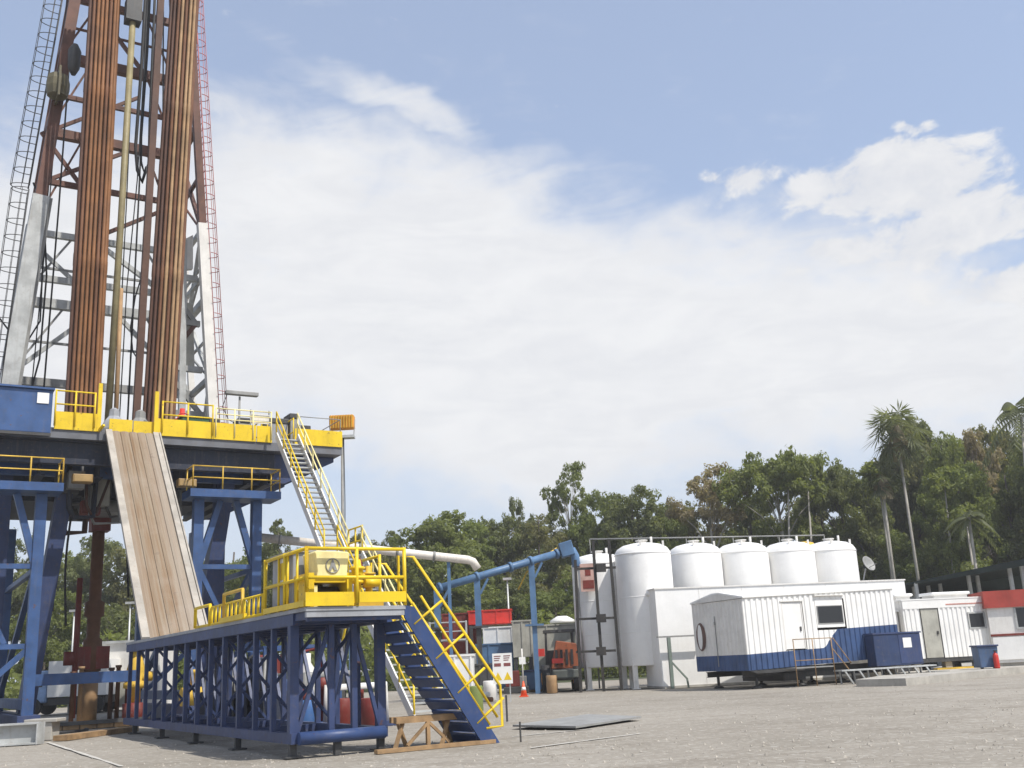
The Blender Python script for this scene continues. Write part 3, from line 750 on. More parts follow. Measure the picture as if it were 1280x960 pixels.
# ------------------------------------------------------------------ LONG STAIR
ls = thing('long_stair', 'long pale steel stair with yellow handrails from the drill floor to the ground', 'stair', (7.8, 16, 0), RIG)
def flight(p0, p1, v0, v1, name=None):
    p0, p1 = Vector((0, *p0)), Vector((0, *p1))
    for v in (v0, v1):
        MB().bar(p0+Vector((v, 0, 0)), p1+Vector((v, 0, 0)), .06, .30).build('stringer', M_white2, ls)
    n = int((p0-p1).length/.36); tr = MB()
    for k in range(1, n):
        c = p0+(p1-p0)*(k/n); tr.bb((v0+.03, c.y-.14, c.z-.02), (v1-.03, c.y+.14, c.z+.03))
    tr.build('treads', M_galv, ls)
    for v in (v0, v1):
        r = MB(); up = Vector((0, 0, 1.0))
        a, b = p0+Vector((v, 0, .1)), p1+Vector((v, 0, .1))
        for f in (1., .55): r.tube(a+up*f, b+up*f, .035, 6)
        L = (a-b).length; m = max(2, int(L/1.35))
        for k in range(m+1):
            p = a+(b-a)*(k/m); r.tube(p-up*.1, p+up, .035, 6)
        r.build('handrail', M_yel if v == v0 else M_cream, ls)
flight((23.4, 12.2), (17.35, 6.0), 7.3, 8.3)
flight((15.95, 6.0), (9.45, .05), 7.3, 8.3)
MB().bb((7.25, 15.9, 5.92), (8.35, 17.4, 6.0)).build('landing', M_galv, ls)
r = MB(); railing(r, [(8.33, 15.95, 6), (8.33, 17.35, 6)], 1.1, .035, .7); r.build('landing_railing', M_yel, ls)
mb = MB()
for v in (7.3, 8.3): MB().bar((v, 16.6, 0), (v, 16.6, 5.9), .12).build('landing_leg', M_yel, ls)
mb.bar((7.3, 16.6, 1), (8.3, 16.6, 5), .07); mb.build('landing_brace', M_yel, ls)

# ------------------------------------------------------------------ FLOODLIGHT, PIPES, GANTRY
p = gp(430, 884)
fl = thing('floodlight_mast', 'tall thin mast with an orange ribbed floodlight beside the drill floor', 'floodlight', (p.x, p.y, 0))
zt = atY(431, 530, p.y).z; px_ = atY(431, 530, p.y).x
MB().tube((p.x, p.y, 0), (p.x, p.y, zt-.75), .09, 8, .075).build('pole', M_grey, fl)
MB().bb((p.x-.62, p.y-.25, zt-.75), (p.x+.62, p.y+.25, zt-.62)).build('cross_arm', M_galv, fl)
mb = MB()
for s in (-1, 1): mb.bar((p.x+s*.58, p.y, zt-.65), (p.x+s*.64, p.y, zt+.2), .05)
mb.build('yoke', M_galv, fl)
hd = MB().bb((p.x-.62, p.y-.3, zt-.28), (p.x+.62, p.y+.25, zt+.42)).build('lamp_head', M_orange, fl, bevel=.05)
mb = MB()
for k in range(9): mb.bb((p.x-.56+k*.135, p.y-.36, zt-.26), (p.x-.52+k*.135, p.y-.301, zt+.4))
gr = mb.build('ribs', M_yeldark, hd)
MB().path([(p.x+.09, p.y-.08, zt-.7), (p.x+.13, p.y-.08, zt-4), (p.x+.11, p.y-.08, 4), (p.x+.1, p.y-.08, .2)], .02, 5).build('cable', M_black, fl)

wp = thing('insulated_pipe', 'long pale insulated pipe ending in a downward elbow behind the catwalk', 'pipe', Vector((atY(460, 690, 52).x, 52, 0)))
a, b = atY(318, 671, 51), atY(578, 699, 53)
e = atY(591, 702, 53.2); d = atY(597, 711, 53.3)
MB().path([a, a+(b-a)*.5, b, (b+e)/2+Vector((0, 0, .03)), e, d], .21, 12).build('pipe', M_insul, wp)
for t in (.12, .3, .5, .68, .86):
    q = a+(b-a)*t; dd = (b-a).normalized(); MB().tube(q-dd*.06, q+dd*.06, .24, 12).build('clamp_band', M_grey, wp)
for t in (.45, .93):
    q = a+(b-a)*t; MB().bar((q.x, q.y+.1, 0), (q.x, q.y+.1, q.z-.2), .16).build('support_leg', M_bluepipe, wp)

gy = thing('blue_gantry', 'sloping blue flow pipe carried on blue legs left of the white tanks', 'pipe gantry', Vector((atY(660, 700, 58).x, 58, 0)))
a, b = atY(546, 736, 55.5), atY(706, 689, 58.5)
MB().path([a, a+(b-a)*.5, b], .2, 12).build('pipe', M_bluepipe, gy)
dd = (b-a).normalized()
mb = MB()
for t in (.02, .3, .56, .72, .93):
    q = a+(b-a)*t; MB().tube(q-dd*.08, q+dd*.08, .28, 12).build('flange', M_bluepipe, gy)
q = b
mb = MB(); mb.box(q+Vector((.1, 0, .1)), (.75, .8, .8), Matrix.Rotation(R(-14), 3, 'Y')); mb.path([q+Vector((.35, 0, .1)), q+Vector((.55, 0, -.3)), q+Vector((.6, 0, -.9))], .25, 10)
mb.build('discharge_box', M_bluepipe, gy, bevel=.04)
MB().path([q+Vector((.6, 0, -.8)), q+Vector((.62, 0, -3)), q+Vector((.7, -.1, -7.2))], .05, 6).build('drop_hose', M_grey, gy)
MB().path([q+Vector((-.4, -.2, .2)), q+Vector((-1.2, -.3, -.3)), q+Vector((-2.2, -.3, -1.1)), q+Vector((-2.7, -.3, -2))], .05, 6).build('side_hose', M_yeldark, gy)
for t, px in ((.0, 546), (.30, 593), (.725, 664)):
    q = a+(b-a)*t
    MB().bar((q.x, q.y, 3.6), (q.x, q.y, q.z-.1), .32, .3).build('upper_leg', M_bluepipe, gy)
    MB().bar((q.x, q.y, 0), (q.x, q.y, 3.5), .26, .26).bb((q.x-.5, q.y-.3, 3.5), (q.x+.5, q.y+.3, 3.6)).build('lower_leg', M_dgrey if t < .7 else M_bluepipe, gy)
    MB().bar((q.x+.15, q.y, q.z-.9), (q.x+.6, q.y, q.z-.1), .12).build('knee_brace', M_bluepipe, gy)

# ------------------------------------------------------------------ SIGN AND CONES
p = gp(630, 878)
sg = thing('sign_board', 'white notice board with dark blocks and yellow triangles by the yellow stair rail', 'sign', (p.x, p.y, 0))
w, z0, z1 = .86, .78, 2.08
MB().bb((p.x-w/2, p.y-.02, z0), (p.x+w/2, p.y+.02, z1)).build('board', M_white, sg)
mk = MB()
for s in (-1, 1):
    cx = p.x+s*.21
    for k in range(3): mk.bb((cx-.15, p.y-.026, z1-.14-k*.09), (cx+.15-.04*k, p.y-.0215, z1-.10-k*.09))
    mk.bb((cx-.15, p.y-.026, z1-.56), (cx+.15, p.y-.0215, z1-.42))
mk.build('print_block', paint('print_red', (.20, .06, .06), .6), sg)
mk = MB()
for s in (-1, 1):
    cx = p.x+s*.21
    mk.prism([(cx-.17, p.y-.0215, z0+.16), (cx+.17, p.y-.0215, z0+.16), (cx, p.y-.0215, z0+.5)], (0, -.005, 0))
mk.build('warning_triangle', M_yel, sg)
for s in (-.3, .3): MB().bar((p.x+s, p.y+.05, 0), (p.x+s, p.y+.05, z1-.1), .05).build('post', M_galv, sg)
def cone(x, y, label, h=.75, pole=False):
    p = gp(x, y)
    c = thing('traffic_cone', label, 'cone', (p.x, p.y, 0))
    MB().bb((p.x-.22, p.y-.22, 0), (p.x+.22, p.y+.22, .05)).build('base', M_cone, c)
    MB().lathe((p.x, p.y, 0), [(.17, .05), (.03, h)], 14).build('cone_body', M_cone, c)
    MB().lathe((p.x, p.y, 0), [(.125, h*.42), (.088, h*.62)], 14).build('reflective_band', M_white, c)
    if pole:
        MB().tube((p.x, p.y, h), (p.x, p.y, 2.3), .035).build('pole', M_white2, c)
        MB().bb((p.x-.16, p.y-.03, 1.55), (p.x+.16, p.y-.01, 1.9)).build('plate', M_white, c)
cone(655, 871, 'orange traffic cone with a white pole and plate near the blue gantry leg', .75, True)

# steel plate on the ground
a, b, c, d = gp(641, 911), gp(720, 913), gp(802, 900), gp(735, 897)
pl = MB().prism([v+Vector((0, 0, .05)) for v in (a, b, c, d)], (0, 0, .05))
pl.bar(a*.7+b*.3+Vector((.1, .3, .025)), d*.7+c*.3+Vector((0, -.2, .025)), .1, .05)
tag(pl.build('steel_plate', M_grey), 'thin dark steel plate lying on the open gravel', 'plate')
p = gp(634, 902)
tag(MB().bar((p.x, p.y, 0), (p.x, p.y, .75), .06).build('marker_post', M_dgrey), 'short dark post standing at the end of the yellow handrail', 'post')

# ------------------------------------------------------------------ TANKS
def tank(name, label, x, y, r, h, leg=1.15, group=None):
    t = thing(name, label, 'tank', (x, y, 0), WORLD, group)
    c = (x, y, 0)
    MB().lathe(c, [(r*.5, leg+.0), (r*.99, leg+.02), (r, leg+.08), (r, h-.62), (r*.985, h-.50), (r*.9, h-.30), (r*.7, h-.12), (r*.4, h-.02), (r*.08, h)], 48).build('shell', M_tank, t)
    MB().lathe(c, [(r+.015, h-.66), (r+.02, h-.63), (r+.02, h-.60), (r+.012, h-.57)], 48).build('weld_seam', M_tank, t)
    for zz_ in (2.9, 4.7):
        MB().lathe(c, [(r+.003, zz_-.025), (r+.009, zz_-.01), (r+.009, zz_+.01), (r+.003, zz_+.025)], 48).build('weld_seam', M_tank, t)
    for k in range(3):
        a = R(-100+70*k); MB().box((x+math.cos(a)*r*.82, y+math.sin(a)*r*.82, h-.12), (.1, .1, .3)).build('lifting_lug', M_white2, t)
    for k in range(4):
        a = R(45+90*k); q = Vector((x+math.cos(a)*(r-.15), y+math.sin(a)*(r-.15), 0))
        MB().bar(q, q+Vector((0, 0, leg+.4)), .26).bb((q.x-.22, q.y-.22, 0), (q.x+.22, q.y+.22, .05)).build('leg', M_white2, t)
    mb = MB(); mb.lathe(c, [(.28, h-.05), (.28, h+.12), (.34, h+.12), (.34, h+.17), (.05, h+.2)], 14); mb.tube((x+.5, y-.3, h-.15), (x+.5, y-.3, h+.3), .07)
    mb.build('hatch', M_white2, t)
    return t
big = tank('storage_tank', 'largest white tank standing clear left of the white wall', 6.66, 57.5, 1.53, 7.62)
c = Vector((6.66+.12, 57.5-1.53, 4.75))
MB().lathe(c+Vector((0, 0, -.12)), [(.1, 0), (.26, .06), (.3, .2), (.22, .34), (.05, .4)], 12).tube(c+Vector((-.35, .1, .75)), c+Vector((.4, .1, .75)), .05).build('valve_dome', M_tank, big)
tank('storage_tank', 'white tank farthest left, behind the dark steel ladder frame', 4.35, 59.6, 1.5, 7.35)
labs = ['white domed tank just right of the largest tank', 'white domed tank in the middle of the row of five', 'white domed tank second from the right end of the row', 'white domed tank at the right end of the row']
for k, (px, Y) in enumerate(((867, 60.2), (926, 60.9), (984, 61.6), (1036, 62.3))):
    q = atY(px, 680, Y)
    tank('storage_tank', labs[k], q.x, Y, 1.49, q.z+.02+.04*k, 1.15, 'white domed tanks in the row')
# walkway rail on top
wk = thing('tank_walkway', 'thin grey catwalk rail running along the tops of the white tanks', 'walkway', (12, 62.5, 7.6))
a, b = atY(737, 674, 61.2), atY(1030, 669, 64.2)
mb = MB(); mb.tube(a, b, .045, 6)
for k in range(6): q = a+(b-a)*(k/5); mb.tube(q, q+Vector((0, 0, -1.0)), .025, 5)
mb.build('railing', M_grey, wk)
MB().bar(a+Vector((0, 0, -1.05)), b+Vector((0, 0, -1.05)), .5, .1).build('walkway_deck', M_galv, wk)
for k in range(6): q = a+(b-a)*(k/5); MB().bar((q.x, q.y, 0), q+Vector((0, 0, -1.1)), .09).build('support_post', M_grey, wk)
q = atY(1006, 677, 66)
yv = thing('yellow_hopper', 'yellow hopper top showing between the two rightmost tanks', 'hopper', (q.x, 66, 0))
MB().lathe((q.x, 66, 0), [(.4, 4.5), (.7, 6.3), (.7, q.z-.35), (.5, q.z-.1), (.2, q.z)], 16).build('body', M_yeldark, yv)
for k in range(3): 
    an = k*2.1; MB().bar((q.x+.8*math.cos(an), 66+.8*math.sin(an), 0), (q.x+.8*math.cos(an), 66+.8*math.sin(an), 6.3), .12).build('leg', M_dgrey, yv)
# dark frame with ladder in front of the left tank
fr = thing('ladder_frame', 'dark steel frame with cross rails in front of the left white tank', 'frame', (4.3, 56.4, 0))
for px0, py0, px1, py1, yy in ((719, 700, 726, 864, 56.0), (741, 676, 755, 864, 55.8), (761, 674, 777, 862, 56.1)):
    t0, t1 = atY(px0, py0, yy), atY(px1, py1, yy); MB().bar((t1.x, yy, 0), (t0.x, yy, t0.z), .15).build('post', M_frame, fr)
for py in (711, 774, 815):
    a, b = atY(720, py, 55.9), atY(770, py-2, 56.0); MB().bar(a+Vector((0, .1, 0)), b+Vector((0, .1, 0)), .12).build('rail', M_frame, fr)
    q = atY(749, py-1, 55.6); MB().box(q+Vector((.1, 0, 0)), (.5, .25, .42)).build('junction_box', M_frame, fr)
nt = atY(735, 722, 58)
nb = thing('hazard_notice', 'reddish printed notice fixed on the left white tank', 'notice', (nt.x, 57.98, nt.z-.7))
MB().bb((nt.x-.42, 57.9, nt.z-.75), (nt.x+.42, 57.94, nt.z+.75)).build('plate', paint('notice_pink', (.5, .32, .27), .6), nb)
MB().bb((nt.x-.3, 57.88, nt.z-.6), (nt.x+.3, 57.897, nt.z-.15)).bb((nt.x-.15, 57.88, nt.z+.1), (nt.x+.15, 57.897, nt.z+.45)).build('print_block', M_dred, nb)

# ------------------------------------------------------------------ WHITE WALL BUILDING
W0 = Fr((6.85, 54.9, 0), R(90-78))           # local x along the front
wl = thing('white_building', 'long plain white walled building behind the trailer and tanks', 'building', (7, 1.2, 0), W0)
WL, WH = 14.3, 4.95
MB().bb((0, 0, .12), (WL, 2.4, WH)).build('wall', M_tank, wl)
MB().bb((-.05, -.05, WH), (WL+.05, 2.45, WH+.07)).build('roof_edge', M_white2, wl)
mb = MB()
for k in range(1, 6): mb.bb((k*2.4-.012, -.012, .15), (k*2.4+.012, -.003, WH-.02))
mb.build('panel_joint', M_white2, wl)
MB().bb((-.02, -.04, 0), (WL, 2.4, .12)).build('plinth', M_conc, wl)
lt = thing('bracket_stand', 'grey green post with a flat arm and a slanting brace by the white wall', 'stand', (.35, -.5, 0), W0)
MB().bar((.35, -.5, 0), (.35, -.5, 2.50), .16).build('post', paint('post_green', (.18, .22, .19), .5), lt)
MB().bb((-.25, -.58, 2.50), (2.3, -.42, 2.58)).build('arm', M_grey, lt)
MB().bar((.4, -.5, 1.3), (1.15, -.5, .45), .08).bar((1.15, -.5, .48), (1.2, -.5, 0), .08).build('brace', paint('post_green', (.18, .22, .19)), lt)
q = W0.l(atY(1090, 735, 58))
sd = thing('satellite_dish', 'grey satellite dish tilted on the roof of the white building', 'satellite dish', (12.4, .6, WH+.07), W0)
MB().bar((12.2, .6, WH+.07), (12.45, .6, WH+.75), .06).build('mast', M_grey, sd)
mb = MB(); mt = Matrix.Rotation(R(65), 3, 'X') @ Matrix.Rotation(R(20), 3, 'Y')
prof = [(.03, 0), (.2, .02), (.38, .07), (.5, .13), (.52, .16), (.49, .16), (.36, .1), (.18, .05), (.02, .03)]
n = 20; vs = []
for r_, z_ in prof:
    for i in range(n):
        a = 2*math.pi*i/n; vs.append(Vector((12.5, .5, WH+.95)) + mt @ Vector((.85*r_*math.cos(a), .85*r_*math.sin(a), z_)))
mb.add(vs, [(k*n+i, k*n+(i+1) % n, (k+1)*n+(i+1) % n, (k+1)*n+i) for k in range(len(prof)-1) for i in range(n)], True)
mb.build('dish', M_grey, sd)
MB().bar((12.5, .45, WH+.75), (12.75, -.05, WH+.95), .03).build('feed_arm', M_grey, sd)

# ------------------------------------------------------------------ TRAILERS
def corr(fr_t, p, q, z0f, z1f, pitch=.30, dep=.045, out=(0, -1, 0), holes=()):
    """corrugated sheet standing from p to q; z0f/z1f give lower and upper edge at distance s"""
    mb = MB(); p, q, o = Vector(p), Vector(q), Vector(out)
    L = (q-p).length; d = (q-p)/L
    prof = [0]; off = [0]
    s = 0; n = max(1, round(L/pitch)); pt = L/n
    for k in range(n):
        for f, e in ((.30, 0), (.42, 1), (.88, 1), (1.0, 0)):
            prof.append((k+f)*pt); off.append(e*dep)
    for (s0, o0), (s1, o1) in zip(zip(prof, off), zip(prof[1:], off[1:])):
        zs = [(z0f(s0), z0f(s1), z1f(s0), z1f(s1))]
        sm = (s0+s1)/2
        for h0, h1, hz0, hz1 in holes:
            if h0 < sm < h1:
                zs = [(zs[0][0], zs[0][1], hz0, hz0), (hz1, hz1, zs[0][2], zs[0][3])]
        for a0, a1, b0, b1 in zs:
            if b0-a0 < .01 and b1-a1 < .01: continue
            A, B = p+d*s0+o*o0, p+d*s1+o*o1
            up = Vector((0, 0, 1))
            mb.add([A+up*a0, B+up*a1, B+up*b1, A+up*b0], [(0, 1, 2, 3)])
    return mb

T1 = Fr((9.92, 48.2, 0), R(90-67))
Lx, Wy, Zs, Zt = 8.7, 4.3, .80, 3.98
tr = thing('site_trailer', 'white corrugated site trailer with a blue skirt and one dark window', 'trailer', (Lx/2, Wy/2, 0), T1)
def split(s):
    if s < 4.25: return 1.50
    if s < 5.1: return 1.50+(s-4.25)/.85*.80
    return 2.30
# tilt slightly up to the right like the real one, standing on uneven jacks
TI = .028
zs_ = lambda s: Zs+TI*s
zt_ = lambda s: Zt+TI*s
sp_ = lambda s: split(s)+TI*s
win = (4.05, 5.55, 2.45, 3.05)
corr(T1, (0, 0, 0), (Lx, 0, 0), sp_, zt_, holes=[(2.08, 3.2, 1.58, 3.8), (4.0, 5.6, 2.42, 3.84)]).build('front_wall', M_white, tr)
corr(T1, (0, 0, 0), (Lx, 0, 0), zs_, sp_).build('skirt', M_skirt, tr)
corr(T1, (0, Wy, 0), (0, 0, 0), lambda s: 1.50, lambda s: Zt-.02, .3, .03, (-1, 0, 0)).build('end_wall', M_white2, tr)
corr(T1, (0, Wy, 0), (0, 0, 0), lambda s: Zs, lambda s: 1.50, .3, .03, (-1, 0, 0)).build('skirt', M_skirt, tr)
corr(T1, (Lx, 0, 0), (Lx, Wy, 0), lambda s: Zs+TI*Lx, lambda s: Zt+TI*Lx, .3, .03, (1, 0, 0)).build('end_wall', M_white, tr)
corr(T1, (Lx, Wy, 0), (0, Wy, 0), lambda s: zs_(Lx-s), lambda s: zt_(Lx-s), .3, .03, (0, 1, 0)).build('back_wall', M_white, tr)
MB().prism([(-.06, -.06, Zt), (-.06, Wy+.06, Zt), (-.06, Wy*.5+.3, Zt+.30), (-.06, Wy*.5-.3, Zt+.30)], (.05, 0, 0)).build('gable', M_white2, tr)
mb = MB()
y0, y1, ym = -.09, Wy+.09, Wy/2
for ya, yb, za, zb in ((y0, ym-.3, 0, .31), (ym-.3, ym+.3, .31, .31), (ym+.3, y1, .31, 0)):
    vs = [(-.02, ya, Zt+za), (Lx+.08, ya, Zt+za+TI*Lx), (Lx+.08, yb, Zt+zb+TI*Lx), (-.02, yb, Zt+zb)]
    mb.add([(x, y, z+dz) for dz in (.0, .07) for x, y, z in vs], [(3,2,1,0),(4,5,6,7),(0,1,5,4),(1,2,6,5),(2,3,7,6),(3,0,4,7)])
mb.build('roof', M_white, tr)
MB().add([(0, 0, Zs), (Lx, 0, zs_(Lx)), (Lx, Wy, zs_(Lx)), (0, Wy, Zs)], [(3, 2, 1, 0)]).build('floor_pan', M_dgrey, tr)
mb = MB()
for y in (.7, Wy-.7): mb.ibeam((.1, y, Zs-.16), (Lx-.1, y, Zs-.10), .16, .26)
mb.build('chassis', M_dgrey, tr)
MB().prism([(0.02, -.02, Zs), (3.0, -.02, Zs+.04), (3.0, -.02, Zs-.14), (.4, -.02, Zs-.14)], (0, .06, 0)).build('chassis_rail', M_dgrey, tr)
for x in (.75, 3.2, 6.2, 8.0):
    for y in (.6, Wy-.6):
        MB().tube((x, y, .05), (x, y, Zs-.25), .07).tube((x, y, 0), (x, y, .12), .28, 8, .14).build('jack', M_dgrey, tr)
MB().bb((2.2, .5, .25), (3.4, Wy-.5, Zs-.2)).bb((3.4, .6, .38), (8.2, Wy-.6, Zs-.22)).build('underbody_shade', M_dgrey, tr)  # dark undercarriage boxes, added to fill in the shadow beneath the trailer
dz = TI*2.6
dr = MB().bb((2.12, -.03, 1.56+dz), (3.16, .03, 3.66+dz)).build('door', M_white, tr, bevel=.01)
MB().bb((2.98, -.07, 2.35+dz), (3.06, -.031, 2.55+dz)).build('handle', M_dgrey, dr)
fm = MB()
fm.bb((2.06, -.05, 1.54+dz), (2.12, .03, 3.68+dz)).bb((3.16, -.05, 1.54+dz), (3.22, .03, 3.68+dz)).bb((2.0, -.09, 3.68+dz), (3.3, .03, 3.73+dz))
fm.build('door_frame', M_white2, tr)
dz = TI*4.8
MB().bb((4.0, -.02, 2.40+dz), (5.6, .02, 3.86+dz)).build('window_board', M_white, tr)
wn_ = MB().bb((4.1, -.035, 2.60+dz), (5.5, -.0205, 3.36+dz)).build('window', M_glass, tr)
f2 = MB()
for a in ((4.06, -.045, 2.565+dz, 5.54, -.0205, 2.60+dz), (4.06, -.045, 3.36+dz, 5.54, -.0205, 3.395+dz), (4.06, -.045, 2.60+dz, 4.1, -.0205, 3.36+dz), (5.5, -.045, 2.60+dz, 5.54, -.0205, 3.36+dz)):
    f2.bb(a[:3], a[3:])
f2.build('frame', M_grey, wn_)
MB().bb((3.95, -.14, 3.84+dz), (5.65, .0, 3.89+dz)).build('window_hood', M_white2, tr)
# round mark and door lines on the end wall
em = MB(); n = 28
em.add([(-.045, 3.62+.42*math.cos(2*math.pi*i/n), 2.4+.66*math.sin(2*math.pi*i/n)) for i in range(n)], [tuple(range(n))])
e_ = em.build('round_plate', paint('ring_brown', (.13, .075, .06), .6), tr)
em = MB()
em.add([(-.052, 3.70+.2*math.cos(2*math.pi*i/n), 2.4+.58*math.sin(2*math.pi*i/n)) for i in range(n)], [tuple(range(n))])
em.build('inner_oval', M_white, e_)
MB().bb((-.06, 2.3, 1.0), (-.035, 2.34, 3.3)).bb((-.08, 2.28, 2.9), (-.035, 2.36, 3.05)).build('latch_bar', M_grey, tr)
# entrance landing, rails and steps
en = thing('trailer_steps', 'low grey steel landing with splayed legs in front of the trailer skirt', 'steps', (6.3, -1.0, 0), T1)
MB().bb((4.0, -1.35, .56), (9.5, -.75, .62)).build('landing', M_galv, en)
for x in (4.2, 5.0, 5.8, 6.6, 7.4, 8.2, 8.9):
    MB().bar((x, -1.3, .56), (x+.35, -1.35, 0), .07).build('leg', M_galv, en); MB().bar((x+.1, -.8, .56), (x+.15, -.78, 0), .06).build('leg', M_galv, en)
MB().bb((9.1, -1.6, .05), (10.0, -1.0, .32)).build('step', M_grey, en)
hr = thing('entry_handrail', 'thin tan handrail in front of the trailer door', 'handrail', (2.9, -.8, 0), T1)
mb = MB(); railing(mb, [(1.9, -.85, .0), (4.0, -.85, .0)], 2.05, .022, 1.05, (.55,)); mb.tube((4.0, -.85, 1.6), (4.75, -.95, .6), .025); mb.tube((4.1, -.85, 2.05), (4.9, -.95, .9), .025)
mb.build('rail', M_wood, hr)
MB().bb((1.9, -.85, .78), (4.0, -.1, .83)).build('tread_plate', M_grey, hr)
gn = thing('generator_box', 'dark blue steel generator box with a pale notice at the right end of the trailer', 'generator', (8.1, -.5, 0), T1)
MB().bb((6.55, -.72, .66), (9.35, -.10, 2.10)).build('housing', paint('genset_navy', (.022, .04, .10), .5), gn, bevel=.03)
MB().bb((6.5, -.76, 2.10), (9.4, -.08, 2.17)).build('lid', M_navy, gn)
MB().bb((8.0, -.735, .75), (9.3, -.721, 2.05)).build('door', M_navy, gn)
MB().bb((8.25, -.745, 1.45), (8.75, -.736, 1.9)).build('notice', M_white, gn)

P2 = Vector((19.15, 54.0, 0))
T2 = Fr(P2, R(90-79))
t2 = thing('office_trailer', 'white corrugated office trailer with a grey door and a small window', 'trailer', (3, 1.3, 0), T2)
L2, Z0, Z1 = 5.5, .85, 3.72
corr(T2, (0, 0, 0), (L2, 0, 0), lambda s: Z0, lambda s: Z1-.42, .26, .04, holes=[(.95, 1.95, Z0, Z1-.42), (3.55, 4.5, 2.2, 3.0)]).build('front_wall', M_white, t2)
MB().bb((0, -.05, Z1-.42), (L2, .05, Z1)).build('top_rail', M_white, t2)
MB().bb((2.4, -.062, Z1-.30), (L2-.1, -.051, Z1-.24)).build('red_stripe', paint('stripe_pink', (.5, .22, .18), .6), t2)
corr(T2, (0, 2.6, 0), (0, 0, 0), lambda s: Z0, lambda s: Z1, .26, .03, (-1, 0, 0)).build('end_wall', M_white2, t2)
corr(T2, (L2, 0, 0), (L2, 2.6, 0), lambda s: Z0, lambda s: Z1, .26, .03, (1, 0, 0)).build('end_wall', M_white, t2)
corr(T2, (L2, 2.6, 0), (0, 2.6, 0), lambda s: Z0, lambda s: Z1, .26, .03, (0, 1, 0)).build('back_wall', M_white, t2)
MB().bb((-.05, -.07, Z1), (L2+.05, 2.67, Z1+.06)).build('roof', M_white, t2)
MB().bb((0, 0, Z0-.2), (L2, 2.6, Z0-.005)).build('chassis', M_dgrey, t2)
d2 = MB().bb((.98, .0, Z0+.02), (1.92, .04, Z1-.45)).build('door', M_beige, t2)
MB().bb((1.72, -.05, 2.0), (1.8, .0, 2.16)).build('handle', M_dgrey, d2)
w2 = MB().bb((3.62, -.03, 2.26), (4.43, -.01, 2.94)).build('window', M_glass, t2)
f2 = MB()
for a in ((3.54, -.06, 2.18, 4.51, -.005, 2.26), (3.54, -.06, 2.94, 4.51, -.005, 3.02), (3.54, -.06, 2.26, 3.62, -.005, 2.94), (4.43, -.06, 2.26, 4.51, -.005, 2.94)): f2.bb(a[:3], a[3:])
f2.build('frame', M_lgrey, w2)
for x in (.5, 2.2, 4.0, 5.2):
    for y in (.3, 2.3): MB().bb((x-.18, y-.18, 0), (x+.18, y+.18, Z0-.2)).build('block', M_conc, t2)
MB().bb((1.3, -.25, .2), (3.3, .1, .36)).build('step', M_yeldark, t2)
for x, lab in ((.15, 'small white roof vent at the left end of the office trailer'), (2.3, 'longer white roof cooler in the middle of the office trailer')):
    rv = thing('roof_cooler', lab, 'cooler', (x, .9, Z1+.06), T2)
    wx = .8 if x < 1 else 1.9
    MB().bb((x-.15, .5, Z1+.06), (x-.15+wx, 1.6, Z1+.22)).build('base', M_white2, rv)
    MB().bb((x-.3, .4, Z1+.22), (x+wx, 1.7, Z1+.38)).build('hood', M_white, rv, bevel=.07)
# link cabin between the trailers
lk = thing('link_cabin', 'narrow cream lean-to cabin between the two trailers', 'cabin', (-.7, 1.2, 0), T2)
MB().bb((-1.6, .35, .7), (-.12, 2.2, 3.2)).build('wall', M_white2, lk)
MB().bb((-1.7, .25, 3.2), (-.05, 2.3, 3.3)).build('roof', M_white, lk)
for x in (-1.4, -.35): MB().bb((x-.12, .5, 0), (x+.12, 2.1, .7)).build('block', M_conc, lk)

# raised kerb pad on the right
a, b = gp(1150, 855), gp(1290, 839.5)
dd = (b-a).normalized(); nn = Vector((-dd.y, dd.x, 0))
b2 = a+dd*26
pad = MB().prism([a-dd*1.2+Vector((0, 0, -.05)), b2+Vector((0, 0, -.05)), b2+nn*9+Vector((0, 0, -.05)), a-dd*1.2+nn*2.2+Vector((0, 0, -.05))], (0, 0, .33))
pad = pad.build('pavement', M_conc); tag(pad, kind='structure')
M_pad = M_conc

bn = thing('blue_bin', 'blue grey wheeled bin in front of the office trailer', 'bin', Vector((atY(1231, 820, 52).x, 52, .28)))
q = Vector((atY(1231, 820, 52).x, 52, .28))
MB().prism([(q.x-.42, q.y-.4, .34), (q.x+.42, q.y-.4, .34), (q.x+.48, q.y-.45, 1.3), (q.x-.48, q.y-.45, 1.3)], (0, .8, 0)).build('body', paint('bin_blue', (.07, .12, .22), .5), bn, bevel=.03)
MB().bb((q.x-.52, q.y-.5, 1.3), (q.x+.52, q.y+.42, 1.38)).build('lid', M_navy, bn, bevel=.02)
for s in (-.3, .3): MB().tube((q.x+s-.05, q.y-.2, .38), (q.x+s+.05, q.y-.2, .38), .1, 10).build('wheel', M_black, bn)
fx = thing('fire_extinguisher', 'red fire extinguisher leaning against the blue bin', 'extinguisher', (q.x+.25, q.y-.6, .28))
MB().lathe((q.x+.25, q.y-.6, 0), [(.12, .28), (.13, .34), (.13, .85), (.09, .97), (.04, 1.0), (.04, 1.08)], 12).build('cylinder', M_red, fx)
MB().bb((q.x+.2, q.y-.7, 1.06), (q.x+.34, q.y-.56, 1.12)).build('handle', M_dgrey, fx)

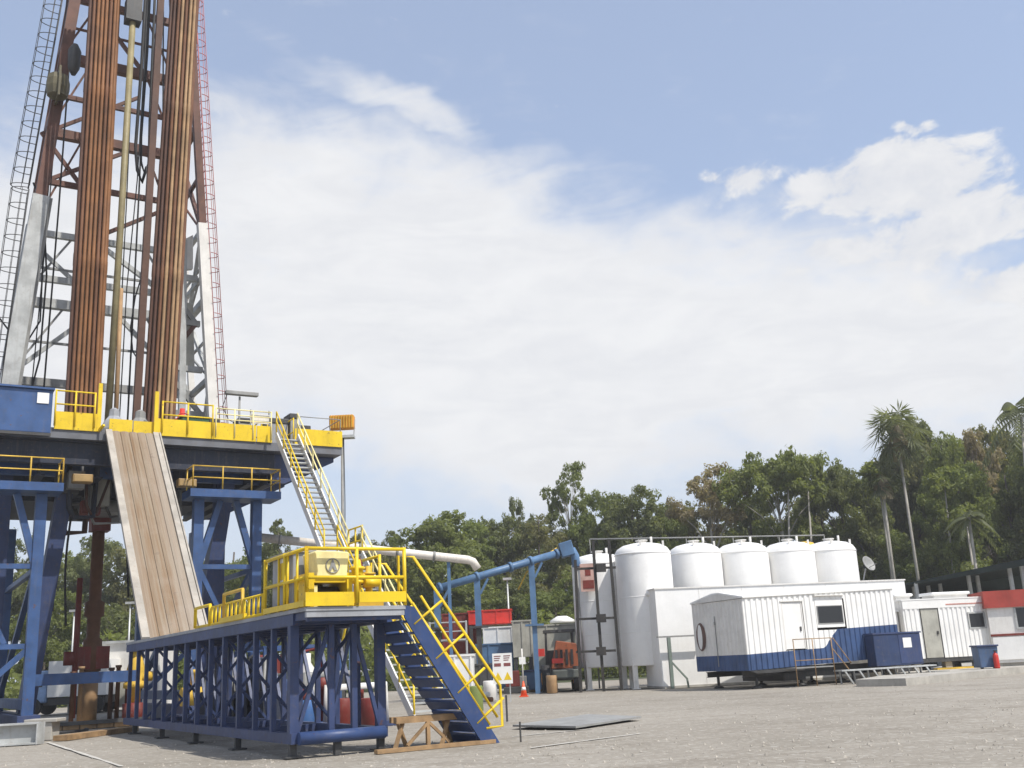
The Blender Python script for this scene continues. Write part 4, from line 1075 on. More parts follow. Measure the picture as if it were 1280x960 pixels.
RB = Fr(atY(1243, 820, 54.5)*1.0, R(90-101)); RB.o.z = 0
rb = thing('kiosk', 'white cabin with a red fascia at the right edge of the picture', 'cabin', (2.5, 1.5, 0), RB)
MB().bb((0, 0, .45), (6.5, 3.2, 3.15)).build('wall', M_white2, rb)
MB().bb((-.12, -.14, 3.15), (6.6, 3.3, 4.0)).build('fascia', paint('fascia_red', (.36, .055, .04), .5, amt=.25), rb)
MB().bb((-.02, -.06, 1.75), (6.5, 0.0, 1.86)).build('red_trim', M_dred, rb)
MB().bb((.05, -.045, .6), (6.4, -.003, 1.7)).build('lower_panel', M_white, rb)
w3 = MB().bb((1.35, -.03, 2.15), (2.6, -.003, 3.1)).build('window', M_glass, rb)
MB().bb((1.25, -.05, 2.05), (2.7, -.004, 2.15)).bb((1.25, -.05, 2.15), (1.35, -.004, 3.12)).bb((2.6, -.05, 2.15), (2.7, -.004, 3.12)).build('frame', M_lgrey, w3)
MB().bb((.1, .1, 0), (6.4, 3.1, .45)).build('plinth', M_conc, rb)

# shade shelter behind
sh = thing('shade_shelter', 'dark green net roofed shelter on grey posts behind the trailers', 'shelter', Vector((atY(1210, 720, 70).x, 72, 0)))
Y0 = 69
a0, b0 = atY(1128, 730, Y0), atY(1310, 692, Y0-6)
a1, b1 = a0+Vector((0, 9, -.4)), b0+Vector((4, 9, -.4))
MB().add([a0, b0, b1, a1]+[v+Vector((0, 0, -.12)) for v in (a0, b0, b1, a1)], [(0,1,2,3),(7,6,5,4),(0,4,5,1),(1,5,6,2),(2,6,7,3),(3,7,4,0)]).build('net_roof', M_shade, sh)
MB().prism([a0+Vector((0, -.02, 0)), b0+Vector((0, -.02, 0)), b0+Vector((0, -.02, -.45)), a0+(b0-a0)*.25+Vector((0, -.02, -.25)), a0+Vector((0, -.02, -.1))], (0, -.04, 0)).build('net_valance', M_shade, sh)
for t in (.1, .18, .34, .43, .53, .68, .78, .86, .97):
    q = a0+(b0-a0)*t; yb = (0, 4, 0, 6, 2, 0, 5, 1, 3)[int(t*9.2) % 9]
    MB().bar((q.x+yb*.15, q.y+yb+.1, 0), (q.x+yb*.15, q.y+yb+.1, q.z-.1), .2).build('post', M_lgrey, sh)
MB().bar(a0+Vector((.3, .2, -.9)), a0+(b0-a0)*.35+Vector((0, .2, -1.6)), .12).build('cross_rail', M_grey, sh)
q = a0
MB().add([a1+Vector((-1, .2, .2)), b1+Vector((0, .2, .2)), Vector((b1.x, b1.y+.2, 0)), Vector((a1.x-1, a1.y+.2, 0))], [(0, 3, 2, 1)]).build('back_net', M_shade, sh)

# ------------------------------------------------------------------ MIDDLE YARD: loader, tanks, containers
q = Vector((atY(700, 820, 59.5).x, 59.5, 0))
ld = thing('wheel_loader', 'dark loader seen from behind with an orange engine cover between gantry and tanks', 'loader', q)
x, y = q.x, q.y
for s in (-.85, .85):
    w = MB().tube((x+s-.22, y-.7, .72), (x+s+.22, y-.7, .72), .72, 22).build('wheel', M_black, ld)
    MB().tube((x+s-.235, y-.7, .72), (x+s+.235, y-.7, .72), .32, 14).build('rim', M_orange, w)
    w = MB().tube((x+s-.22, y+1.7, .72), (x+s+.22, y+1.7, .72), .72, 22).build('wheel', M_black, ld)
    MB().tube((x+s-.235, y+1.7, .72), (x+s+.235, y+1.7, .72), .32, 14).build('rim', M_orange, w)
MB().bb((x-.75, y-1.2, .6), (x+.75, y+2.2, 1.2)).build('chassis', M_dgrey, ld, bevel=.05)
MB().prism([(x-.55, y-1.1, 1.2), (x+.95, y-1.1, 1.2), (x+.9, y-1.0, 2.5), (x-.2, y-1.0, 2.7)], (0, 1.1, 0)).build('engine_cover', paint('loader_orange', (.26, .07, .025), .6, amt=.8, dirt=(.03, .025, .02)), ld, bevel=.05)
mb = MB()
for k in range(4): mb.bb((x-.3+k*.28, y-1.14, 1.4), (x-.16+k*.28, y-1.105, 2.2))
mb.build('grille', M_black, ld)
MB().bb((x-.5, y-1.5, .7), (x+.9, y-1.2, 1.15)).build('counterweight', paint('loader_grey', (.10, .11, .10), .6), ld, bevel=.06)
mb = MB()
for sx in (-.75, .8):
    for yy in (.1, 1.5): mb.bar((x+sx, y+yy, 1.2), (x+sx*.95, y+yy, 3.15), .1)
mb.bb((x-.85, y, 3.15), (x+.9, y+1.65, 3.3))
mb.build('cab_frame', M_dgrey, ld)
MB().bb((x-.7, y+.2, 1.2), (x+.7, y+1.4, 2.2)).build('cab', M_dgrey, ld)
MB().bb((x-1.35, y-.9, 1.9), (x-.85, y-.6, 2.3)).build('tail_lamp', M_red, ld)
MB().bb((x-.5, y-1.52, 1.5), (x+.1, y-1.35, 1.75)).build('tow_bar', M_red, ld)

def boxtank(name, label, cat, pxc, ytop, wpx, Y, m, depth=2.2, z0=.3, legs=True):
    a = atY(pxc-wpx/2, ytop, Y); b = atY(pxc+wpx/2, ytop, Y); zt = (a.z+b.z)/2
    t = thing(name, label, cat, ((a.x+b.x)/2, Y+depth/2, 0))
    MB().bb((a.x, Y, z0), (b.x, Y+depth, zt)).build('body', m, t, bevel=.04)
    MB().bb((a.x-.05, Y-.05, zt), (b.x+.05, Y+depth+.05, zt+.09)).build('rim', m, t)
    mb = MB(); n = max(2, int((b.x-a.x)/.7))
    for k in range(n+1): xx = a.x+.06+(b.x-a.x-.12)*k/n; mb.bb((xx-.04, Y-.05, z0+.02), (xx+.04, Y-.003, zt-.02))
    mb.build('ribs', m, t)
    if z0 > .15:
        for xx in (a.x+.15, b.x-.15):
            for yy in (Y+.15, Y+depth-.15): MB().bb((xx-.1, yy-.1, 0), (xx+.1, yy+.1, z0)).build('leg', M_dgrey, t)
    return t
boxtank('settling_tank', 'beige grey open top tank raised on legs left of the blue gantry leg', 'tank', 652, 777, 25, 62, M_beige, 2.4, 1.9)
boxtank('mud_tank', 'pale weathered tank behind the loader', 'tank', 692, 782, 56, 63, M_beige, 2.4, .9)
boxtank('red_container', 'bright red container standing high behind the blue gantry', 'container', 612, 764, 54, 66, M_red, 2.4, 4.0)
boxtank('white_container', 'white steel container under the bright red one', 'container', 622, 785, 38, 65, M_white2, 2.2, 2.4)
boxtank('blue_skip', 'blue steel skip below the white container', 'skip', 618, 806, 46, 63, M_bluepipe, 2.2, .2)
boxtank('dull_red_container', 'dull dark red container at the left end of the bright red one', 'container', 573, 768, 42, 67, M_dred, 2.4, 2.2)
boxtank('white_box', 'clean white equipment box behind the yellow stair rail', 'box', 568, 821, 44, 50, M_white, 2.0, .3)
boxtank('dark_skip', 'dark steel skip just right of the white equipment box', 'skip', 600, 832, 24, 52, M_dgrey, 1.6, .15)
q = atY(703, 774, 64)
vn = thing('vent_hood', 'small white hood standing above the pale tank behind the loader', 'vent', (q.x, 64, 4.2))
MB().tube((q.x, 64.5, 3.9), (q.x, 64.5, q.z-.2), .35, 12).build('stack', M_beige, vn)
MB().lathe((q.x, 64.5, q.z-.2), [(.75, 0), (.75, .15), (.3, .4)], 14).build('hood', M_white, vn)
q = atY(594, 878, 40)
gd = thing('green_drum', 'dull green drum behind the lower yellow handrail', 'drum', (q.x, 40, 0))
MB().lathe((q.x, 40, 0), [(.28, 0), (.3, .03), (.29, .3), (.3, .33), (.29, .6), (.3, .86), (.28, .9)], 16).build('drum', paint('drum_green', (.16, .2, .05), .5), gd)
MB().lathe((q.x+.1, 40, .9), [(.04, 0), (.04, .03)], 8).build('bung', M_dgrey, gd)

# equipment seen through the catwalk frame (rig frame coordinates)
def drum(v, u, m, label, g=None):
    t = thing('steel_drum', label, 'drum', (v, u, 0), RIG, g)
    MB().lathe((v, u, 0), [(.27, 0), (.3, .03), (.29, .3), (.305, .33), (.29, .6), (.3, .87), (.27, .9)], 16).build('body', m, t)
    MB().lathe((v+.12, u, 0), [(.04, .88), (.04, .93)], 8).build('bung', M_dgrey, t)
drum(4.7, 6.8, M_red2, 'brighter red drum behind the near end of the catwalk')
drum(4.4, 8.2, M_dred, 'dark red drum half hidden by the catwalk posts left of the brighter red drum')
drum(3.4, 8.6, paint('drum_blue', (.05, .13, .32), .5), 'blue drum behind the middle of the catwalk')
sp = thing('pump_skid', 'blue pump skid with a red motor standing behind the catwalk posts', 'pump', (4.2, 12.5, 0), RIG)
MB().bb((3.0, 11.2, 0), (5.6, 14.4, .3)).build('skid', M_blue, sp)
MB().bb((3.2, 11.6, .3), (4.4, 13.8, 1.5)).build('pump_body', M_blue, sp, bevel=.06)
MB().tube((3.5, 12.0, 1.9), (3.5, 13.6, 1.9), .42, 16).build('motor', M_dred, sp)
MB().lathe((4.9, 12.6, 0), [(.25, .3), (.25, 1.8), (.12, 2.0), (.12, 2.3)], 12).build('damper', M_white2, sp)
mb = MB()
for v, u in ((3.0, 11.2), (5.5, 11.2), (3.0, 14.3), (5.5, 14.3)): mb.bar((v, u, .3), (v, u, 2.5), .1)
for a, b in (((3.0, 11.2, 2.5), (5.5, 11.2, 2.5)), ((3.0, 11.2, 2.5), (3.0, 14.3, 2.5)), ((5.5, 11.2, 2.5), (5.5, 14.3, 2.5)), ((3.0, 14.3, 2.5), (5.5, 14.3, 2.5))): mb.bar(a, b, .1)
mb.build('frame', M_blue, sp)
sp = thing('manifold', 'tangle of grey and red manifold pipes behind the near end of the catwalk', 'pipework', (5.0, 9.5, 0), RIG)
for k, (m, pts) in enumerate(((M_grey, [(3.6, 9.2, .3), (3.6, 9.2, 1.6), (5.4, 9.6, 1.6), (5.4, 9.6, .3)]), (M_dred, [(3.2, 10, .2), (3.2, 10, 2.2), (4.5, 10.4, 2.4), (4.6, 10.4, .2)]), (M_white2, [(4.2, 9.0, .2), (4.2, 9.0, 1.2), (6.2, 9.2, 1.2), (6.2, 9.2, .1)]))):
    MB().path(pts, .11, 10).build('pipe', m, sp)
for v, u, z in ((3.6, 9.2, 1.0), (5.4, 9.6, 1.0), (4.6, 10.4, 1.3)): MB().lathe((v, u, z), [(.1, -.22), (.24, -.2), (.24, .2), (.1, .22)], 12).build('valve', M_dred, sp)
MB().bb((3.0, 8.7, 0), (6.4, 10.7, .14)).build('skid', M_navy, sp)
yv = thing('yellow_valve_tree', 'yellow valve assembly on a red base left of the catwalk foot', 'valve', (1.4, 26, 0), RIG)
c = (2.2, 26.5, 0)
MB().lathe(c, [(.5, 0), (.5, .75), (.2, .8)], 14).build('base', M_dred, yv)
MB().lathe(c, [(.24, .8), (.24, 1.35), (.5, 1.4), (.5, 1.6), (.28, 1.7), (.4, 2.1), (.3, 2.5), (.18, 2.9)], 14).build('body', M_yeldark, yv)
MB().tube((1.5, 26.5, 1.85), (2.9, 26.5, 1.85), .2).build('cross_arm', M_yeldark, yv)
MB().lathe(c, [(.3, 2.95), (.45, 3.0), (.45, 3.1), (.2, 3.15)], 14).build('cap', M_white2, yv)
yv = thing('yellow_pump', 'small yellow pump low behind the far end of the catwalk', 'pump', (3.0, 20, 0), RIG)
MB().bb((2.6, 19.5, 0), (3.8, 21.5, .35)).build('base', M_navy, yv)
MB().tube((2.7, 20.5, 1.0), (3.7, 20.5, 1.0), .35, 14).build('body', M_yeldark, yv)
MB().lathe((3.2, 20.5, 0), [(.18, 1.3), (.18, 1.8), (.28, 1.85), (.28, 2.0)], 12).build('outlet', M_yeldark, yv)
yv = thing('red_pump', 'red round pump low behind the catwalk posts left of the pump skid', 'pump', (3.4, 16.6, 0), RIG)
MB().bb((2.8, 16.0, 0), (4.2, 18.0, .3)).build('base', M_navy, yv)
MB().tube((2.9, 16.8, .75), (4.0, 16.8, .75), .42, 16).build('body', M_dred, yv)
MB().tube((3.4, 17.4, .3), (3.4, 17.4, 2.2), .16, 10).build('riser', M_olive, yv)
hu = thing('dark_filler_unit', 'long dark hydraulic power unit added to darken the gaps behind the catwalk frame', 'power unit', (3.0, 13, 0), RIG)  # invented dark unit, added to darken the view through the catwalk posts
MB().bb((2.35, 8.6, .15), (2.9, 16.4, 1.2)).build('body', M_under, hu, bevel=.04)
MB().bb((2.3, 8.4, 0), (2.95, 16.6, .15)).build('skid', M_navy, hu)
for k in range(6):
    u = 9.2+k*1.3; MB().bb((2.4, u-.35, 1.2), (2.85, u+.35, 1.7+.5*((k*5) % 3)/2)).build('motor', (M_dgrey, M_under, M_navy, M_grey)[k % 4], hu, bevel=.03)
for k in range(5):
    u = 8.9+k*1.6; MB().path([(2.32, u, .3), (2.28, u+.1, 1.4), (2.45, u+.5, 2.2), (2.7, u+.9, 2.3), (2.7, u+1.0, 1.2)], .05, 6).build('hose', M_black if k % 2 else M_grey, hu)
# more of the cluttered yard
q0 = atY(556, 862, 49)
for k in range(7):
    p_ = Vector((q0.x+.25*(k % 4)+(.12 if k > 3 else 0), 49, .13+(.22 if k > 3 else 0)))
    o = MB().tube(p_+Vector((-1.6, 1.2, 0)), p_+Vector((1.4, -1.0, 0)), .11, 10).build('steel_pipe', M_rust[1] if k % 2 else M_galv)
    tag(o, ('brown rusted steel pipe in the low pile behind the blue stair' if k % 2 else 'grey galvanised steel pipe in the low pile behind the blue stair'), 'pipe', 'brown pipes in the low pile' if k % 2 else 'grey pipes in the low pile')
def yard(name, label, cat, px, py, Y, parts):
    q = atY(px, py, Y); t = thing(name, label, cat, (q.x, Y, 0))
    for nm, m, lo, hi in parts: MB().bb((q.x+lo[0], Y+lo[1], lo[2]), (q.x+hi[0], Y+hi[1], hi[2])).build(nm, m, t, bevel=.03)
    return t
yard('cable_cabinet', 'grey electrical cabinet on legs behind the yellow stair rail', 'cabinet', 583, 845, 54, (('body', M_grey, (-.5, 0, .5), (.5, .7, 2.2)), ('door', M_lgrey, (-.45, -.03, .6), (-.03, -.003, 2.1)), ('door', M_lgrey, (.03, -.03, .6), (.45, -.003, 2.1)), ('plinth', M_dgrey, (-.45, .05, 0), (.45, .65, .5))))
yard('tool_crate', 'blue tool crate on the ground right of the notice board', 'crate', 672, 845, 61, (('body', M_bluepipe, (-.9, 0, .12), (.9, .9, 1.1)), ('lid', M_navy, (-.95, -.05, 1.1), (.95, .95, 1.2)), ('skid', M_wood, (-.8, .1, 0), (.8, .8, .12))))
yard('pump_unit', 'rusty red pump unit in the yard beyond the notice board', 'pump', 645, 850, 60, (('base', M_dgrey, (-.7, 0, 0), (.7, 1.0, .35)), ('motor', M_dred, (-.6, .2, .35), (.2, .8, 1.2)), ('gearbox', M_grey, (.2, .25, .35), (.6, .75, .9))))
yard('stair_tower', 'pale grey access platform with a rail left of the bright red container', 'platform', 560, 790, 61, (('deck', M_galv, (-1.1, 0, 3.0), (1.1, 1.6, 3.1)), ('post', M_galv, (-1.1, 0, 0), (-.98, .12, 4.1)), ('post', M_galv, (.98, 0, 0), (1.1, .12, 4.1)), ('rail', M_galv, (-.98, .02, 4.0), (.98, .08, 4.08)), ('rail', M_galv, (-.98, .02, 3.5), (.98, .08, 3.56))))
for k, (px, m, lab) in enumerate(((548, M_white2, 'off white plastic drum left of the equipment box behind the stair'), (556, M_bluepipe, 'blue plastic drum beside the off white drum'), (612, M_white2, 'off white drum standing in front of the dark skip'), (690, M_rust[3], 'tan rusted drum beside the loader wheel'))):
    q = atY(px, 855, 50 if k < 3 else 57); t = thing('yard_drum', lab, 'drum', (q.x, q.y, 0))
    MB().lathe((q.x, q.y, 0), [(.27, 0), (.3, .03), (.29, .3), (.305, .33), (.29, .6), (.3, .87), (.27, .9)], 14).build('body', m, t)
    MB().lathe((q.x+.12, q.y, 0), [(.04, .88), (.04, .93)], 8).build('bung', M_dgrey, t)
for k, (a_, b_, lab) in enumerate((((-.5, 21.5), (-3.2, 16.5), 'black cable snaking over the gravel left of the catwalk'), ((-1.5, 22.8), (-6, 20.5), 'black hose lying on the gravel before the rig foot'))):
    pts = []
    for i in range(15):
        f = i/14; pts.append((a_[0]+(b_[0]-a_[0])*f+.35*math.sin(f*9+k), a_[1]+(b_[1]-a_[1])*f+.2*math.cos(f*7), .04))
    tag(MB().path(pts, .045, 6).build('ground_cable', M_black, fr=RIG), lab, 'cable')
# white lorry behind the rig
q = atY(85, 862, 62)
tk = thing('white_lorry', 'white box lorry parked behind the substructure under the cross beam', 'lorry', (q.x, 63, 0))
MB().bb((q.x-1.2, 62, 1.0), (q.x+2.2, 64.2, 3.0)).build('cargo_box', M_white, tk)
MB().bb((q.x-2.6, 62, .7), (q.x-1.25, 64.2, 2.5)).build('cab', paint('lorry_blue', (.25, .38, .6), .4), tk, bevel=.1)
MB().bb((q.x-2.4, 61.98, 1.6), (q.x-1.5, 61.995, 2.3)).build('window', M_glass, tk)
MB().bb((q.x-2.5, 62.2, .55), (q.x+2.1, 64, .95)).build('chassis', M_dgrey, tk)
for xx in (-2.0, .6, 1.6):
    for yy in (62.1, 64.0): MB().tube((q.x+xx, yy-.12, .5), (q.x+xx, yy+.12, .5), .5, 18).build('wheel', M_black, tk)
q = atY(150, 812, 64)
tb = thing('pale_cabin', 'pale flat roofed cabin beyond the foot of the pipe ramp', 'cabin', (q.x, 65, 0))
MB().bb((q.x-2, 64, .2), (q.x+2.4, 66.5, 3.9)).build('wall', M_white2, tb)
MB().bb((q.x-2.2, 63.8, 3.9), (q.x+2.6, 66.7, 4.05)).build('roof', M_lgrey, tb)
MB().bb((q.x-.3, 63.97, .3), (q.x+.6, 63.997, 2.3)).build('door', M_beige, tb)
for px, y1, y0, Y, lab in ((93, 765, 850, 66, 'thin grey lamp post seen behind the substructure'), (163, 755, 850, 66, 'thin grey lamp post seen left of the ramp foot'), (634, 725, 800, 68, 'thin pale lamp post behind the red container')):
    a = atY(px, y1, Y); t = thing('lamp_post', lab, 'lamp post', (a.x, Y, 0))
    MB().tube((a.x, Y, 0), (a.x, Y, a.z), .08, 8, .05).build('pole', M_galv, t)
    MB().bb((a.x-.28, Y-.15, a.z), (a.x+.28, Y+.15, a.z+.14)).build('lamp_head', M_lgrey, t)
# steel beam and block at the lower left
a = gp(0, 934); 
ib = thing('steel_beam', 'pale grey steel beam lying on the gravel at the lower left edge', 'beam', (a.x-1, a.y+.3, 0))
b = gp(48, 930)
MB().ibeam((a.x-6, a.y-.9, .32), (b.x, b.y, .32), .45, .62, .05).build('beam', M_lgrey, ib)
MB().bb((b.x+.02, b.y-.25, .0), (b.x+.06, b.y+.25, .62)).build('end_plate', M_lgrey, ib)
cb = MB(); q = gp(58, 925); cb.bb((q.x-.28, q.y-.3, 0), (q.x+.28, q.y+.3, .55)); cb.bb((q.x-.6, q.y-.36, .55), (q.x+.45, q.y+.36, .66))
tag(cb.build('concrete_block', M_conc, bevel=.02), 'concrete block with a wider cap at the end of the grey beam', 'block')
a, b = gp(75, 926), gp(165, 914)
tag(MB().bar(a+Vector((0, 0, .08)), b+Vector((0, 0, .08)), .5, .16).build('timber_sleeper', M_wood), 'timber sleeper lying on the ground in front of the rig foot', 'sleeper')

# ------------------------------------------------------------------ TREES
def leaf_mat(name, c, c2):
    m, t, p = base_mat(name)
    pos = t.new('ShaderNodeNewGeometry').outputs['Position']
    n = t.noise(pos, .55, 4, .6); n2 = t.noise(pos, 4.0, 3, .6)
    cc = t.mix(t.ramp(n, .3, .72), c, c2)
    cc = t.mix(t.math('MULTIPLY', t.ramp(n2, .45, .8), .5), cc, tuple(min(1, x*1.7) for x in c2))
    t.put(p.inputs['Base Color'], cc); p.inputs['Roughness'].default_value = .55
    p.inputs['Specular IOR Level'].default_value = .3
    tr_ = t.new('ShaderNodeBsdfTranslucent'); t.put(tr_.inputs['Color'], t.mix(1.0, cc, (1.35, 1.35, .7), 'MULTIPLY'))
    mx = t.new('ShaderNodeMixShader'); mx.inputs[0].default_value = .5
    out = t.n['Material Output']
    t.l.new(p.outputs[0], mx.inputs[1]); t.l.new(tr_.outputs[0], mx.inputs[2]); t.l.new(mx.outputs[0], out.inputs[0])
    return m
L_mid = leaf_mat('leaf_green', (.128, .155, .048), (.21, .235, .072))
L_dark = leaf_mat('leaf_dark_green', (.112, .130, .052), (.18, .20, .075))
L_fresh = leaf_mat('leaf_fresh_green', (.125, .155, .045), (.20, .235, .07))
L_olive = leaf_mat('leaf_olive', (.15, .15, .065), (.22, .215, .09))
L_russet = leaf_mat('leaf_russet', (.235, .20, .125), (.32, .265, .17))
L_palm = leaf_mat('leaf_palm', (.095, .11, .058), (.16, .175, .09))
M_bark = paint('bark', (.13, .11, .09), .85, var=.3, amt=.4, dirt=(.06, .05, .04))
M_pale = paint('pale_bark', (.33, .31, .27), .8, var=.2, amt=.4, dirt=(.16, .14, .12))

def leaf_cloud(rs, centres, radii, counts, size, flat=.75):
    P = []; S = []
    for c, r, n in zip(centres, radii, counts):
        d = rs.normal(size=(n, 3)); d /= np.linalg.norm(d, axis=1)[:, None]
        rr = r*(.45+.6*rs.random(n)**.7)
        q = d*rr[:, None]; q[:, 2] *= flat
        P.append(np.asarray(c)+q); S.append(d)
    P = np.concatenate(P); D = np.concatenate(S); n = len(P)
    nrm = D*.9+rs.normal(size=(n, 3))*.5+np.array([0, 0, .4]); nrm /= np.linalg.norm(nrm, axis=1)[:, None]
    a = np.cross(nrm, rs.normal(size=(n, 3))); a /= np.linalg.norm(a, axis=1)[:, None]
    b = np.cross(nrm, a); s = size*(.45+1.0*rs.random(n)**1.5)[:, None]
    a = a*s; b = b*s*.55
    V = np.stack([P-a, P+b*.9+a*.1, P+a, P-b*.9+a*.1], 1).reshape(-1, 3)
    return V
def sprays(rs, cs, rr, cn, k=8):
    """break each leaf mass into uneven sprays"""
    C = []; Q = []; N = []
    for c, r, n in zip(cs, rr, cn):
        kk = max(3, int(k*(.6+.8*rs.random())))
        d = rs.normal(size=(kk, 3)); d /= np.linalg.norm(d, axis=1)[:, None]; d[:, 2] = d[:, 2]*.6+.12
        for q in d:
            C.append(c+q*r*(.45+.65*rs.random())); Q.append(r*(.26+.30*rs.random())); N.append(max(6, int(n/kk)))
    return C, Q, N
def quad_mesh(name, V, mat):
    n = len(V)//4
    me = bpy.data.meshes.new(name)
    me.vertices.add(len(V)); me.vertices.foreach_set('co', V.astype(np.float32).ravel())
    me.loops.add(len(V)); me.loops.foreach_set('vertex_index', np.arange(len(V), dtype=np.int32))
    me.polygons.add(n); me.polygons.foreach_set('loop_start', np.arange(0, len(V), 4, dtype=np.int32))
    me.update(calc_edges=True); me.materials.append(mat)
    return me
def make_tree(seed, kind):
    """18 m tall tree at the origin; returns (crown mesh, trunk MB)"""
    rs = np.random.RandomState(seed); H = 18.0; tk = MB()
    P = dict(broad=(7.0, .48, 46, 1.55, 520, .20), round=(5.2, .25, 58, 1.5, 520, .19), tall=(3.6, .30, 44, 1.3, 460, .18),
             sparse=(4.2, .46, 30, 1.05, 290, .18), airy=(4.4, .60, 26, 1.0, 300, .18), full=(4.6, .06, 62, 1.6, 460, .22), bush=(5.5, .0, 42, 2.0, 480, .235))[kind]
    rw, lo, nc, cr, nl, ls_ = P
    cs = []; lean = rs.normal(size=2)*.35
    zc = H*(lo+1)/2; hz = H*(1-lo)/2-cr*.6
    while len(cs) < nc:
        p = rs.uniform(-1, 1, 3); d = np.linalg.norm(p)
        if d > 1 or d < (.45 if kind in ('round', 'full', 'bush') else .3): continue
        w = 1.0
        if kind == 'broad': w = .72+.28*min(1, 1.3*(1-abs(p[2]))) ; p[2] = abs(p[2])**.8*np.sign(p[2]+.55)
        cs.append((p[0]*rw*w+lean[0], p[1]*rw*w+lean[1], zc+p[2]*hz))
    cs = np.array(cs); rr = cr*(.6+.8*rs.random(nc)); cn = (nl*(rr/cr)**2).astype(int)
    V = leaf_cloud(rs, *sprays(rs, cs, rr, cn), ls_, .75)
    zt = H*(.9 if kind in ('tall', 'full', 'round') else .72)
    base = [(lean[0]*t+.25*math.sin(t*5+seed), lean[1]*t+.2*math.cos(t*4+seed), zt*t) for t in np.linspace(0, 1, 7)]
    base[0] = (0, 0, 0)
    tk.path(base, .3, 8, [.36*(1-.75*t)+.03 for t in np.linspace(0, 1, 7)])
    order = np.argsort(rs.random(nc))[:16 if kind in ('sparse', 'broad', 'airy') else 9]
    for i in order:
        c = cs[i]; t = min(.92, max(.25, (c[2]-2.5-1.5*rs.random())/zt)); k = t*6; j = int(k); f = k-j
        a = np.array(base[j])*(1-f)+np.array(base[min(6, j+1)])*f
        mid = (a+c)/2+np.array([0, 0, .5]); r0 = .16*(1-t)+.05
        tk.path([a, mid, c], r0, 5, [r0, r0*.65, .025])
    return V, tk
VAR = {}
def place_tree(kind, seed, px, ytop, wpx, Y, label, lm, tm=None, name='tree', group=None):
    tm = tm or M_bark
    top = atY(px, ytop, Y); h = top.z
    key = (kind, seed)
    wn_ = dict(broad=14.5, round=11.5, tall=8.2, sparse=9.0, airy=9.4, full=10.5, bush=12.5)[kind]
    width = wpx/FPX*Y
    if key not in VAR:
        V, tk = make_tree(seed, kind)
        o = bpy.data.objects.new(name, None); col.objects.link(o); INFO[o.name] = (WORLD, Vector((0, 0, 0)))
        t_ = tk.build('trunk', tm, o)
        c_ = bpy.data.objects.new('crown', quad_mesh('crown', V, lm)); col.objects.link(c_); c_.parent = o
        VAR[key] = o
    else:
        src = VAR[key]; o = src.copy(); o.name = name; col.objects.link(o)
        for ch in src.children:
            d = ch.copy(); col.objects.link(d); d.parent = o
    for ch in o.children:
        sl_ = ch.material_slots[0]; sl_.link = 'OBJECT'; sl_.material = lm if ch.name.startswith('crown') else tm
    rg = random.Random(int(px*7+ytop))
    o.location = (top.x, Y, 0); o.scale = (width/wn_, width/wn_*(.9+.2*rg.random()), h/18.3); o.rotation_euler = (0, 0, rg.random()*6.28)
    tag(o, label, 'tree', group)
    return o

# trees one can tell apart
place_tree('full', 38, 549, 626, 116, 100, 'large round dark green tree standing alone left of the gantry', L_mid)
place_tree('tall', 4, 347, 641, 52, 104, 'small round topped tree seen left of the long stair', L_dark)
place_tree('round', 5, 446, 662, 58, 106, 'yellowish bushy tree behind the foot of the floodlight mast', L_olive)
place_tree('tall', 6, 486, 662, 46, 112, 'greyish green narrow tree left of the large round tree', L_dark)
place_tree('sparse', 7, 612, 636, 54, 112, 'thin loose crowned tree just right of the large round tree', L_dark)
place_tree('airy', 8, 644, 613, 46, 114, 'spindly tree with small tufts left of the tall open tree', L_dark)
place_tree('airy', 9, 706, 572, 74, 108, 'tall open tree with a bare forked stem against the sky', L_mid, M_pale)
place_tree('tall', 10, 788, 592, 84, 104, 'dark dense tree with a pointed top behind the largest tank', L_dark)
place_tree('round', 11, 832, 628, 70, 102, 'fresh green rounded tree between the dark pointed tree and the russet one', L_fresh)
place_tree('airy', 12, 884, 572, 112, 100, 'pinkish russet leaved tree with a leaning pale trunk', L_russet, M_pale)
place_tree('broad', 13, 966, 552, 165, 99, 'broad spreading green tree high above the white tanks', L_mid, M_pale)
place_tree('broad', 14, 1040, 572, 110, 103, 'wide dark green tree right of the broad spreading tree', L_dark)
place_tree('tall', 15, 1078, 588, 70, 98, 'dark tree filling the gap left of the fan palm', L_dark)
place_tree('tall', 16, 1168, 524, 74, 99, 'tall dark green tree with a spiky top right of the fan palm', L_mid)
place_tree('sparse', 17, 1216, 528, 76, 102, 'brownish thin crowned tree near the right edge', L_russet)
place_tree('round', 18, 1190, 566, 92, 93, 'yellow green bushy tree below the brownish thin tree', L_fresh)
place_tree('tall', 19, 1250, 566, 72, 94, 'green tree with a ragged top under the arching palm', L_mid)
place_tree('round', 20, 1300, 545, 120, 92, 'dark tree cut by the right edge of the picture', L_dark)
